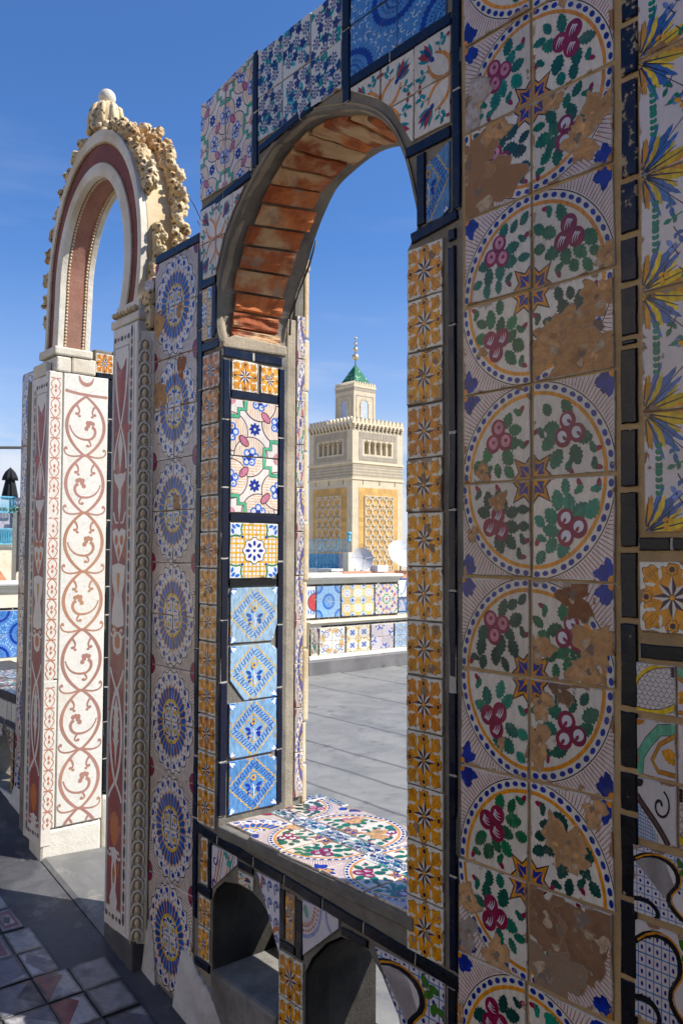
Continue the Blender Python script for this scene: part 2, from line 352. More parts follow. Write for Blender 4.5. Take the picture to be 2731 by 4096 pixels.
# ------------------------------------------------------------------ painted ornament: shapes laid on a tile face
def bez(p0, p1, p2, p3, n=8):
    o = []
    for i in range(n+1):
        t = i/n; a = (1-t)**3; b = 3*t*(1-t)**2; c = 3*t*t*(1-t); d = t**3
        o.append((a*p0[0]+b*p1[0]+c*p2[0]+d*p3[0], a*p0[1]+b*p1[1]+c*p2[1]+d*p3[1]))
    return o
def spiral(cx, cy, r0_, r1_, a0, a1, n=14):
    return [(cx+(r0_+(r1_-r0_)*i/n)*math.cos(a0+(a1-a0)*i/n), cy+(r0_+(r1_-r0_)*i/n)*math.sin(a0+(a1-a0)*i/n)) for i in range(n+1)]
class Art:
    def __init__(s, base=WHITE): s.base = base; s.f = []; s.k = 0; s.asp = 1.
    def poly(s, pts, col, raw=0.):
        s.k += 1; s.f.append((list(pts), col, s.k, raw)); return s
    def el(s, x, y, rx, ry, col, a=0., n=10, raw=0.):
        ca, sa = math.cos(a), math.sin(a)
        return s.poly([(x+rx*math.cos(t)*ca-ry*math.sin(t)*sa, y+rx*math.cos(t)*sa+ry*math.sin(t)*ca) for t in [2*math.pi*i/n for i in range(n)]], col, raw)
    def st(s, pts, w0, col, w1=None):
        s.k += 1; L = []; n = len(pts)
        for i, p in enumerate(pts):
            a = pts[max(i-1, 0)]; b = pts[min(i+1, n-1)]; dx, dy = b[0]-a[0], b[1]-a[1]; d = math.hypot(dx, dy) or 1
            t = i/(n-1)
            if callable(w0): hw = w0(t)/2
            else: hw = (w0 + ((w1 if w1 is not None else w0)-w0)*t)/2
            L.append(((p[0]-dy/d*hw, p[1]+dx/d*hw), (p[0]+dy/d*hw, p[1]-dx/d*hw)))
        for (a, b), (c, d) in zip(L[:-1], L[1:]): s.f.append(([b, d, c, a], col, s.k, 0.))
        return s
    def ring(s, cx, cy, ra, rb, a0, a1, col, n=14):
        s.k += 1
        for i in range(n):
            t, u = a0+(a1-a0)*i/n, a0+(a1-a0)*(i+1)/n
            s.f.append(([(cx+ra*math.cos(t), cy+ra*math.sin(t)), (cx+rb*math.cos(t), cy+rb*math.sin(t)), (cx+rb*math.cos(u), cy+rb*math.sin(u)), (cx+ra*math.cos(u), cy+ra*math.sin(u))], col, s.k, 0.))
        return s
    def leaf(s, x, y, a, L, W, col, serr=4, vein=None):
        P = []; n = max(serr, 2)*2
        for i in range(n+1):
            t = i/n; h = W*math.sin(math.pi*min(1, t*.93+.05))**.8*(1.0 if not serr else (1.12 if i % 2 else .8))
            P.append((t*L, h))
        Q = P + [(p[0], -p[1]) for p in reversed(P[1:-1])]; ca, sa = math.cos(a), math.sin(a)
        s.poly([(x+p*ca-q*sa, y+p*sa+q*ca) for p, q in Q], col)
        if vein: s.st([(x+.1*L*ca, y+.1*L*sa), (x+.85*L*ca, y+.85*L*sa)], W*.18, vein, W*.05)
        return s
    def drop(s, x, y, a, L, W, col):
        return s.leaf(x, y, a, L, W, col, 0)
    def blob(s, x, y, r_, seed, col=BISQ, raw=1., n=40, ex=1.):
        rg = random.Random(seed); ph = [rg.random()*6.28 for _ in range(6)]; q = []
        for i in range(n):
            t = 2*math.pi*i/n
            q.append((t, 1+.2*math.sin(2*t+ph[0])+.19*math.sin(3*t+ph[1])+.13*math.sin(5*t+ph[2])+.1*math.sin(9*t+ph[3])+.07*math.sin(14*t+ph[4])+rg.uniform(-.1, .1)))
        def ring(f, dx=0., dy=0.): return [(x+dx+f*r_*k*ex*math.cos(t), y+dy+f*r_*k*math.sin(t)) for t, k in q]
        if raw < .5 or r_ < .05: return s.poly(ring(1), col, raw)
        s.poly(ring(1.0+.012/r_), lin((150, 132, 112)), .7); s.poly(ring(1.), col, raw)
        s.poly(ring(.8, rg.uniform(-.1, .1)*r_, rg.uniform(-.1, .1)*r_), jit(col, rg, .22), raw)
        for k in range(9):
            a = rg.uniform(0, 6.3); d = rg.uniform(.95, 1.35)*r_; m = rg.uniform(.03, .1)*r_
            s.poly([(x+d*ex*math.cos(a)+m*rg.uniform(.6, 1.3)*math.cos(t), y+d*math.sin(a)+m*rg.uniform(.6, 1.3)*math.sin(t)) for t in [math.pi*i/5 for i in range(10)]], col, raw)
        for k in range(4):
            a = rg.uniform(0, 6.3); d = rg.uniform(.2, .6)*r_; m = rg.uniform(.12, .3)*r_
            P = [(x+d*math.cos(a)+m*(1+.4*math.sin(3*t+ph[k])+rg.uniform(-.2, .2))*math.cos(t), y+d*math.sin(a)+m*(1+.4*math.sin(2*t+ph[k])+rg.uniform(-.2, .2))*math.sin(t)) for t in [2*math.pi*i/16 for i in range(16)]]
            s.poly(P, (jit(col, rg, .35), lin((198, 178, 148)), jit(col, rg, .45), lin((120, 112, 104)))[k], raw)
        return s
    def merge(s, o, fn):
        for pts, col, k, raw in o.f: s.f.append(([fn(p) for p in pts], col, s.k+k, raw))
        s.k += o.k; return s
def clip_poly(P, hp):
    """Sutherland-Hodgman: keep a*x+b*y<=c"""
    for a, b, c in hp:
        if not P: return P
        o = []
        for i, p in enumerate(P):
            q = P[(i+1) % len(P)]; dp = a*p[0]+b*p[1]-c; dq = a*q[0]+b*q[1]-c
            if dp <= 0: o.append(p)
            if (dp < 0 < dq) or (dq < 0 < dp):
                t = dp/(dp-dq); o.append((p[0]+(q[0]-p[0])*t, p[1]+(q[1]-p[1])*t))
        P = o
    return P
def area(P):
    return .5*sum(P[i][0]*P[(i+1) % len(P)][1]-P[(i+1) % len(P)][0]*P[i][1] for i in range(len(P)))
def inset(P, d):
    n = len(P); o = []
    for i in range(n):
        a, b, c = Vector(P[i-1]), Vector(P[i]), Vector(P[(i+1) % n])
        e1 = (b-a); e2 = (c-b)
        if e1.length < 1e-6 or e2.length < 1e-6: o.append(tuple(b)); continue
        e1.normalize(); e2.normalize(); n1 = Vector((-e1.y, e1.x)); n2 = Vector((-e2.y, e2.x)); m = n1+n2
        k = d/max(.35, .5*(m.length_squared)) if m.length > 1e-4 else 0
        o.append((b.x+m.x*k*.999, b.y+m.y*k*.999))
    return o
def tile_mesh(name, art, w_, h_, rot=0, clips=(), th=.013, bev=.0016, seed=0, side=None, flip=False):
    """a tile lying in its own x-y plane (centre at 0, face towards +z)"""
    rg = random.Random(seed*7+3); hw, hh = w_/2, h_/2
    out_ = []
    cs = [(-hw, -hh), (hw, -hh), (hw, hh), (-hw, hh)]
    for i in range(4):                                  # slightly uneven hand-made edges
        a, b = cs[i], cs[(i+1) % 4]
        for j in range(3):
            t = j/3; k = .0011 if j else .0005
            out_.append((a[0]+(b[0]-a[0])*t+rg.uniform(-k, k), a[1]+(b[1]-a[1])*t+rg.uniform(-k, k)))
    out_ = clip_poly(out_, clips)
    if len(out_) < 3 or abs(area(out_)) < 4e-5: return None
    Q = [out_[0]]
    for p in out_[1:]:
        if math.hypot(p[0]-Q[-1][0], p[1]-Q[-1][1]) > 4e-4: Q.append(p)
    if math.hypot(Q[0][0]-Q[-1][0], Q[0][1]-Q[-1][1]) < 4e-4: Q.pop()
    if len(Q) < 3: return None
    ins = inset(Q, bev); mb = MB(); n = len(Q)
    sc = (side or BISQ2)
    mb.col = sc+(0,); i0 = len(mb.v)
    mb.v += [(x, y, -th) for x, y in Q] + [(x, y, -bev) for x, y in Q]; mb.c += [sc+(0,)]*n + [art.base+(1,)]*n
    mb.v += [(x, y, 0) for x, y in ins]; mb.c += [art.base+(1,)]*n
    for k in range(n):
        j = (k+1) % n; mb.f.append((i0+k, i0+j, i0+n+j, i0+n+k)); mb.f.append((i0+n+k, i0+n+j, i0+2*n+j, i0+2*n+k))
    mb.f.append(tuple(i0+2*n+k for k in range(n)))
    e = bev*.7
    hp = list(clips) + [(-1, 0, hw-e), (1, 0, hw-e), (0, -1, hh-e), (0, 1, hh-e)]
    hp = [(a, b, c - (e if i < len(clips) else 0)) for i, (a, b, c) in enumerate(hp)]
    step = min(.000012, .0007/max(1, art.k))
    ca, sa = [(1, 0), (0, 1), (-1, 0), (0, -1)][rot % 4]
    for pts, col, k, raw in art.f:
        P = []
        for x, y in pts:
            x, y = x-.5, y-.5
            if flip: x = -x
            x, y = x*ca-y*sa, x*sa+y*ca
            P.append((x*w_, y*h_))
        P = clip_poly(P, hp)
        if len(P) < 3: continue
        ar = area(P)
        if abs(ar) < 1e-8: continue
        if ar < 0: P.reverse()
        mb.col = tuple(col[:3])+(1-raw,); z = .00012+k*step
        mb.face([(x, y, z) for x, y in P])
    return mb.mesh(name)

class Frame:
    """a plane in the world: origin, u and v directions, outward normal"""
    def __init__(s, o, u, v):
        s.o, s.u, s.v = Vector(o), Vector(u), Vector(v); s.n = s.u.cross(s.v)
        s.M = Matrix(((s.u.x, s.v.x, s.n.x, s.o.x), (s.u.y, s.v.y, s.n.y, s.o.y), (s.u.z, s.v.z, s.n.z, s.o.z), (0, 0, 0, 1)))
    def at(s, u, v, d=0, rz=0, rx=0, ry=0):
        return s.M @ Matrix.Translation((u, v, d)) @ Matrix.Rotation(rz, 4, 'Z') @ Matrix.Rotation(rx, 4, 'X') @ Matrix.Rotation(ry, 4, 'Y')
RG = random.Random(11)
cache = {}
def tile(parent, name, fr, art, key, u0, v0, u1, v1, rot=0, clips=(), wear=.1, jit=1., d=0., mat=None, label=None, flip=False, side=None):
    w_, h_ = abs(u1-u0), abs(v1-v0); uc, vc = (u0+u1)/2, (v0+v1)/2
    lc = [(a, b, c-a*uc-b*vc) for a, b, c in clips]
    ck = (name, key, round(w_, 4), round(h_, 4), rot, flip) if not clips else None
    me = cache.get(ck) if ck else None
    if me is None:
        me = tile_mesh(name, art, w_, h_, rot, lc, seed=len(cache), flip=flip, side=side)
        if me is None: return None
        cache[ck if ck else ('c', len(cache))] = me
    o = link(name, me, parent, mat or GL, fr.at(uc+RG.uniform(-.001, .001)*jit, vc+RG.uniform(-.001, .001)*jit, d+RG.uniform(-.0012, .0012)*jit, RG.gauss(0, .006)*jit, RG.gauss(0, .005)*jit, RG.gauss(0, .005)*jit))
    o['wear'] = wear
    if label: o['label'] = label
    return o
def bar(parent, fr, u0, v0, u1, v1, seg=.2, col=NAVY, width=None, name='black_tile', wear=.1, gap=.0045, d=.0005):
    """a strip of narrow dark tiles from one point to another (centre line), or a box when width is None"""
    if width is None:
        if u1-u0 >= v1-v0: width = v1-v0; v0 = v1 = (v0+v1)/2
        else: width = u1-u0; u0 = u1 = (u0+u1)/2
    L = math.hypot(u1-u0, v1-v0); n = max(1, round(L/seg)); ang = math.atan2(v1-v0, u1-u0)
    if n > 1 and L > .15:
        j = MB(); j.box(-L/2+.002, -width*.46, -.012, L/2-.002, width*.46, -.0022); link('joint_mortar', j.mesh('joint_mortar'), parent, JOINT, fr.at((u0+u1)/2, (v0+v1)/2, d, ang))
    cuts = [0] + [L*(k/n)+RG.uniform(-.18, .18)*L/n for k in range(1, n)] + [L]
    for a, b in zip(cuts[:-1], cuts[1:]):
        l = round(b-a-gap, 3); c = (a+b)/2; ck = ('bar', l, round(width, 3), col)
        if l < .004: continue
        me = cache.get(ck)
        if me is None:
            me = tile_mesh(name, Art(col), l, width, seed=len(cache), bev=.0022, side=col); cache[ck] = me
        o = link(name, me, parent, BAR, fr.at(u0+(u1-u0)*c/L, v0+(v1-v0)*c/L, d+RG.uniform(-.001, .001), ang+RG.gauss(0, .004), RG.gauss(0, .012), RG.gauss(0, .008)))
        o['wear'] = wear

# ------------------------------------------------------------------ the tile patterns (each drawn once in a unit square)
H = math.pi/2
def jit(c, rg, k=.25):
    f = 1+rg.uniform(-k, k); return tuple(min(.95, x*f) for x in c)
def art_rose(v):
    rg = random.Random(v*13+5); A = Art(lin((219, 210, 196)))
    # hatched corner outside the big ring
    A.poly([(1.0, .28)] + [(1.02*math.cos(t), 1.02*math.sin(t)) for t in [R(16+58*i/12) for i in range(13)]] + [(.28, 1), (1, 1)], lin((217, 204, 194)))
    for i in range(30):
        t = R(13+64*i/29); r1 = 1.035; r2 = min(1/max(.01, math.cos(t)), 1/max(.01, math.sin(t)))
        if r2 > r1+.01: A.st([(r1*math.cos(t), r1*math.sin(t)), (r2*math.cos(t+.03), r2*math.sin(t+.03))], .011, HATCH, .006)
    A.ring(0, 0, 1.012, 1.024, R(5), R(85), DARK, 24)
    A.ring(0, 0, .878, .918, 0, H, jit(OCHRE, rg, .12), 20)
    for i in range(13):
        t = H*(i+.5)/13+rg.uniform(-.008, .008); A.el(.967*math.cos(t), .967*math.sin(t), .029+rg.uniform(-.003, .003), .040, jit(COBALT, rg, .2), t, 9)
    # blue corner leaf
    for k, (dx, dy, a, l) in enumerate(((1.0, 1.0, 225, .2), (.98, 1.0, 252, .25), (1.0, .98, 198, .25), (.9, 1.0, 265, .2), (1.0, .9, 185, .2))):
        A.leaf(dx, dy, R(a+rg.uniform(-8, 8)), l*rg.uniform(.85, 1.15), .06, jit(COBALT, rg, .3), 3)
    A.el(.985, .985, .05, .05, OCHRE)
    # centre star: two kites of an eight-pointed orange star
    og = jit(lin((206, 136, 36)), rg, .12); bl = jit(COBALT, rg, .15)
    A.poly([(0, 0), (.0, .25), (.075, .17), (.235, .235), (.17, .075), (.25, 0)], DARK); A.poly([(0, 0), (.0, .228), (.07, .15), (.213, .213), (.15, .07), (.228, 0)], og)
    A.poly([(.018, .05), (.022, .155), (.056, .126), (.15, .15), (.062, .072)], DARK if v % 2 else bl); A.poly([(.05, .018), (.155, .022), (.126, .056), (.15, .15), (.072, .062)], bl)
    if v % 2: A.poly([(.024, .062), (.027, .14), (.056, .116), (.13, .135), (.062, .082)], bl)
    # leaves round the roses
    cx, cy = .48+rg.uniform(-.02, .02), .47+rg.uniform(-.02, .02); gr = (GREEN, lin((24, 104, 66)), DGREEN, lin((28, 118, 96)))[v % 4]
    pts = []
    for k in range(900):
        t = rg.uniform(0, H); d = .84*math.sqrt(rg.uniform(.1, 1)); x, y = d*math.cos(t), d*math.sin(t); q = math.hypot(x-cx, y-cy)
        if q < .2 or d > .82 or x < .075 or y < .075 or (d < .34 and .3 < t < 1.27) or d < .3: continue
        if min([math.hypot(x-u, y-w_) for u, w_ in pts]+[9]) < .145: continue
        pts.append((x, y)); a = math.atan2(y-cy, x-cx)+rg.uniform(-.5, .5); big = q < .34
        if big or rg.random() < .62:
            L = rg.uniform(.19, .235) if big else rg.uniform(.15, .19); W_ = .078 if big else .060
            A.leaf(x-.5*L*math.cos(a), y-.5*L*math.sin(a), a, L, W_*rg.uniform(.85, 1.1), jit(gr, rg, .35), 5, jit(gr, rg, .55))
        else:
            A.leaf(x-.05*math.cos(a), y-.05*math.sin(a), a, .12, .042, jit(gr, rg), 3); A.leaf(x, y, a+2.2, .09, .034, jit(gr, rg), 2); A.drop(x+.02*math.cos(a), y+.02*math.sin(a), a+.4, .09, .028, jit(ROSE, rg))
    pr = rg.uniform(0, 2)
    for k in range(3):
        a = pr+k*2.09; x, y = cx+.105*math.cos(a), cy+.105*math.sin(a); r_ = .103+rg.uniform(-.006, .008)
        A.el(x, y, r_, r_*1.02, jit(ROSE, rg, .15), 0, 18)
        if v % 3 == 0:
            A.el(x-.008, y+.006, .058, .064, LILAC, .4, 14); A.drop(x+.05, y-.035, R(140), .075, .02, jit(ROSE, rg))
        elif v % 3 == 1:
            for q in range(3): A.st(bez((x-.05+q*.03, y-.055+.01*q), (x-.06+q*.034, y-.01), (x-.03+q*.03, y+.03), (x+.0+q*.024, y+.055-.01*q), 6), .004, LILAC, .02)
        else:
            A.el(x+.008, y-.006, .070, .068, PINK, 0, 14); A.el(x+.014, y-.01, .023, .025, jit(ROSE, rg), 0, 9)
    return A
def art_sunburst(v):
    rg = random.Random(v*5+1); A = Art(lin((217, 206, 196)))
    A.poly([(1, .2), (1, 1), (.2, 1), (.45, .88), (.75, .75), (.88, .45)], lin((210, 196, 184)))
    for i in range(26):
        t = R(8+74*i/25); r1 = .97; r2 = min(1/math.cos(t), 1/math.sin(t))
        if r2 > r1+.01: A.st([(r1*math.cos(t), r1*math.sin(t)), (r2*math.cos(t-.05), r2*math.sin(t-.05))], .012, BROWN, .008)
    P = [(0, 0)] + [((.935+.03*math.sin(t*20))*math.cos(t), (.935+.03*math.sin(t*20))*math.sin(t)) for t in [H*i/40 for i in range(41)]]
    A.poly([(x*1.025, y*1.025) for x, y in P], DARK); A.poly(P, lin((219, 210, 200)))
    A.el(1, 1, .19, .19, DARK, 0, 20); A.el(1, 1, .17, .17, lin((150, 50, 80)), 0, 20)
    for i in range(5):
        t = H*(i+.5)/5
        for da, rr_ in ((0, .83), (.0, .74)):
            x, y = rr_*math.cos(t+da), rr_*math.sin(t+da)
            if rr_ > .8:
                for q in (-.5, 0, .5): A.drop(x-.045*math.cos(t), y-.045*math.sin(t), t+q, .125, .031, jit(COBALT, rg, .2))
            else: A.el(x+.03, y-.03, .03, .02, jit(COBALT, rg), t)
        t2 = H*i/5; A.el(.79*math.cos(t2), .79*math.sin(t2), .034, .022, jit(MIDB, rg), t2+H)
    n = 7
    for i in range(n):
        t = H*(i+.5)/n; w_ = .068; ca, sa = math.cos(t), math.sin(t)
        def pt(r_, q): return (r_*ca-q*sa, r_*sa+q*ca)
        A.poly([pt(.40, -.042), pt(.62, -.07), pt(.66, -.045), pt(.715, 0), pt(.66, .045), pt(.62, .07), pt(.40, .042)], jit(lin((224, 160, 70)), rg, .12))
        A.poly([pt(.40, -.032), pt(.62, -.058), pt(.68, 0), pt(.62, .058), pt(.40, .032)], jit(lin((40, 88, 164)), rg, .3))
    A.el(0, 0, .42, .42, lin((224, 184, 16)), 0, 40); A.el(0, 0, .365, .365, lin((219, 211, 200)), 0, 36)
    for a, x, y, l in ((20, .26, .02, .08), (70, .02, .26, .08), (45, .23, .23, .07), (160, .12, .3, .1), (-70, .3, .12, .1), (45, .06, .06, .08)):
        A.leaf(x, y, R(a), l, .03, jit(COBALT, rg), 0)
    A.ring(.17, .17, .085, .115, R(-40), R(130), COBALT, 10); A.ring(.17, .17, .085, .11, R(150), R(300), MIDB, 8)
    A.el(.17, .17, .06, .06, lin((214, 184, 50)), 0, 12); A.el(.17, .17, .028, .028, lin((190, 96, 40)), 0, 8)
    return A
def art_star(v):
    rg = random.Random(v*3+2); A = Art(lin((230, 223, 206))); am = jit(AMBER, rg, .12) if v % 5 else lin((228, 142, 20))
    am2 = tuple(x*.62 for x in am)
    # acanthus: eight wavy lobes
    P = []
    for i in range(128):
        t = 2*math.pi*i/128; a8 = abs(math.cos(2*t)); r_ = .385+.10*abs(math.cos(2*t))**3+.20*abs(math.sin(2*t))**3+.024*math.sin(24*t)-.05*abs(math.sin(4*t))**2
        P.append((.5+r_*math.cos(t), .5+r_*math.sin(t)))
    A.poly([(.5+(x-.5)*1.022, .5+(y-.5)*1.022) for x, y in P], DARK); A.poly(P, am)
    for k in range(4):
        a = R(45+90*k); ca, sa = math.cos(a), math.sin(a)
        def q(x, y): return (.5+x*ca-y*sa, .5+x*sa+y*ca)
        for s_ in (-1, 1):
            A.poly([q(.30, .035*s_), q(.40, .10*s_), q(.43, .17*s_), q(.37, .15*s_), q(.31, .10*s_)], A.base)
            A.st([q(.34, .02*s_), q(.45, .05*s_), q(.55, .045*s_)], .007, DARK); A.st([q(.40, .11*s_), q(.47, .13*s_), q(.52, .12*s_)], .006, DARK)
            A.st([q(.42, .0), q(.5, .02*s_), q(.58, .02*s_)], .007, am2)
        A.st([q(.34, 0), q(.6, 0)], .007, am2)
    for k in range(4):
        a = H*k; x, y = .5+.395*math.cos(a), .5+.395*math.sin(a)
        P = [(x+(.088+.016*math.sin(7*t))*math.cos(t), y+(.088+.016*math.sin(7*t))*math.sin(t)) for t in [2*math.pi*i/28 for i in range(28)]]
        A.poly(P, DARK); A.poly([(x+(u-x)*.88, y+(z-y)*.88) for u, z in P], am); A.el(x, y, .044, .044, lin((40, 30, 44)), 0, 10)
    P = []
    for k in range(16):
        a = math.pi/8*k; r_ = .315 if k % 4 == 0 else (.285 if k % 2 == 0 else .15); P.append((.5+r_*math.cos(a), .5+r_*math.sin(a)))
    A.poly(P, lin((222, 214, 200)))
    for k in range(8):
        a = math.pi/4*k; r_ = .315 if k % 2 == 0 else .285
        A.poly([(.5, .5), (.5+.15*math.cos(a-math.pi/8), .5+.15*math.sin(a-math.pi/8)), (.5+r_*math.cos(a), .5+r_*math.sin(a))], lin((66, 36, 62)))
    for k in range(8):
        a = math.pi/8*(2*k+1); A.st([(.5, .5), (.5+.15*math.cos(a), .5+.15*math.sin(a))], .01, DARK)
    A.el(.5, .5, .05, .05, DARK, 0, 12); A.el(.5, .5, .04, .04, AMBER, 0, 10)
    for k in range(v % 4): A.blob(rg.uniform(.08, .92), rg.uniform(.08, .92), rg.uniform(.03, .08), v*9+k, lin((150, 128, 104)))
    return A
def art_tulip(v):
    rg = random.Random(v+40); A = Art(WHITE); rb = lin((160, 56, 34)); tl = lin((40, 136, 140))
    for p, q in ((.05, .0), (.0, .05)):
        f = (lambda x, y: (x, y)) if p else (lambda x, y: (y, x))
        A.st([f(*z) for z in bez((.02, .02), (.3, -.06), (.55, .12), (.62, .42), 14)], lambda t: .03+.055*math.sin(math.pi*t), OCHRE); A.st([f(*z) for z in bez((.02, .05), (.3, -.02), (.5, .14), (.6, .42), 14)], .014, lin((196, 112, 34)))
    for k, (a, c, L, W_) in enumerate(((12, tl, .40, .06), (78, tl, .40, .06), (28, rb, .46, .062), (62, rb, .46, .062), (45, tl, .5, .055), (36, lin((52, 70, 130)), .40, .05), (54, rb, .4, .05), (45, lin((70, 36, 50)), .3, .03))):
        A.drop(.5, .5, R(a), L, W_, c); A.st([(.53, .53), (.5+L*.8*math.cos(R(a)), .5+L*.8*math.sin(R(a)))], .012, DARK, .004)
    A.leaf(.55, .55, R(225), .16, .06, lin((52, 70, 130)), 0)
    for m in (0, 1):
        f = (lambda x, y: (x, y)) if m else (lambda x, y: (y, x))
        A.st([f(*z) for z in bez((.66, .3), (.8, .3), (.86, .2), (.84, .06), 8)], .012, DARK); A.el(*f(.84, .05), .05, .042, rb, 0, 10)
        for (x, y, a) in ((.74, .28, 60), (.8, .24, -20), (.84, .18, 30), (.86, .12, 150), (.7, .26, -70)):
            a = a if m else 90-a; A.drop(*f(x, y), R(a), .15, .04, jit(tl, rg, .25))
        for x, y in ((.28, .62), (.2, .7), (.13, .8)): A.el(*f(x, y), .034, .024, tl, .6)
    return A
def art_loop(v):
    rg = random.Random(v+60); A = Art(lin((225, 216, 206))); oh = lin((226, 176, 110))
    for cx, cy, a in ((0, .42, 0), (.42, 0, 0), (1, .62, 0), (.6, 1, 0)):
        A.el(cx, cy, .36, .36, BROWN, 0, 30); A.el(cx, cy, .34, .34, lin((226, 212, 200)), 0, 30)
        for i in range(13): A.st([(cx-.3+i*.05, cy-.33*math.cos((i-6)*.2)), (cx-.3+i*.05+.01, cy+.33*math.cos((i-6)*.2))], .014, oh)
        for q in range(5):
            t = R(72*q); A.el(cx+.1*math.cos(t), cy+.1*math.sin(t), .075, .075, MIDB, 0, 10); A.el(cx+.1*math.cos(t), cy+.1*math.sin(t), .045, .045, LILAC, 0, 8)
        A.el(cx, cy, .06, .06, COBALT)
        for q in range(4): A.el(cx+.1*math.cos(R(90*q+30)), cy+.1*math.sin(R(90*q+30)), .018, .018, COBALT, 0, 6)
    for x, y, a in ((.27, .27, 45), (.73, .73, 45)):
        A.el(x, y, .13, .075, BROWN, R(a+90), 16); A.el(x, y, .11, .055, lin((196, 120, 142)), R(a+90), 14)
    for p0, c0 in (((1, 0), 1), ((0, 1), -1)):
        s_ = c0; x, y = p0
        q = [(x-s_*.3, y), (x-s_*.3, y+s_*.16), (x-s_*.16, y+s_*.16), (x-s_*.16, y+s_*.3), (x, y+s_*.3)]
        A.st(q, .085, DARK); A.st(q, .068, lin((92, 176, 132))); A.el(x, y, .1, .1, lin((206, 140, 150)))
    for k in range(8):
        t = R(45*k); A.drop(.5+.02*math.cos(t), .5+.02*math.sin(t), t, .105, .028, COBALT)
    return A
def art_floral(v):
    rg = random.Random(v+80); A = Art(lin((212, 210, 204))); nb = (lin((34, 40, 100)), lin((60, 60, 110)), lin((30, 60, 120)))[v % 3]; tl = (lin((48, 138, 130)), lin((70, 160, 170)))[v % 2]
    for i in range(16):
        x, y, a = rg.random(), rg.random(), rg.random()*6.3
        A.leaf(x, y, a, .2, .045, jit(tl, rg, .3), 0); A.leaf(x, y, a+.9, .16, .035, jit(tl, rg, .3), 0)
        A.st([(x, y), (x+.15*math.cos(a+2), y+.15*math.sin(a+2))], .02, jit(tl, rg))
    for x, y in ((.25, .28), (.72, .2), (.5, .58), (.16, .78), (.85, .74), (.5, .97), (.98, .45)):
        A.el(x, y, .1, .1, A.base, 0, 12)
        for k in range(8): A.el(x+.105*math.cos(R(45*k)), y+.105*math.sin(R(45*k)), .038, .028, jit(nb, rg), R(45*k), 7)
        A.ring(x, y, .035, .06, 0, 6.283, nb, 10); A.el(x, y, .02, .02, lin((150, 80, 80)))
    for x, y in ((.48, .32), (.28, .55), (.74, .48), (.6, .82), (.33, .93), (.06, .5), (.94, .06)):
        a0 = rg.random()
        for k in range(5): A.leaf(x, y, a0+R(72*k), .12, .045, jit(nb, rg), 2)
    return A
def art_ring(v=0):
    A = Art(lin((98, 142, 196))); db = lin((30, 58, 150)); wl = lin((196, 216, 236))
    A.ring(0, 0, .36, .5, 0, H, db, 16); A.ring(1, 1, .36, .5, math.pi, math.pi+H, db, 16)
    for cx, cy, a0 in ((0, 0, 0), (1, 1, math.pi)):
        for i in range(9):
            t = a0+H*(i+.5)/9; A.el(cx+.355*math.cos(t), cy+.355*math.sin(t), .05, .035, lin((98, 142, 196)), t, 8)
            A.el(cx+.5*math.cos(t), cy+.5*math.sin(t), .03, .026, db, t, 8)
        for i in range(7):
            t = a0+H*(i+.5)/7; A.el(cx+.22*math.cos(t), cy+.22*math.sin(t), .035, .014, db, t+.8, 6); A.el(cx+.3*math.cos(t+.1), cy+.3*math.sin(t+.1), .03, .012, db, t, 6)
            A.ring(cx+.63*math.cos(t), cy+.63*math.sin(t), .03, .05, t-2.2, t+1.2, wl, 7)
        for i in range(3):
            t = a0+H*(i+.5)/3; A.el(cx+.12*math.cos(t), cy+.12*math.sin(t), .03, .014, db, t, 6)
    for cx, cy in ((0, 1), (1, 0), (.5, .5)):
        if cx == .5: continue
        for k in range(8): A.drop(cx+.03*math.cos(R(45*k)), cy+.03*math.sin(R(45*k)), R(45*k), .12, .016, wl)
    for x, y in ((.62, .38), (.38, .62), (.75, .12), (.12, .75), (.88, .25), (.25, .88)):
        A.ring(x, y, .035, .055, .3, 4.2, wl, 8)
    return A
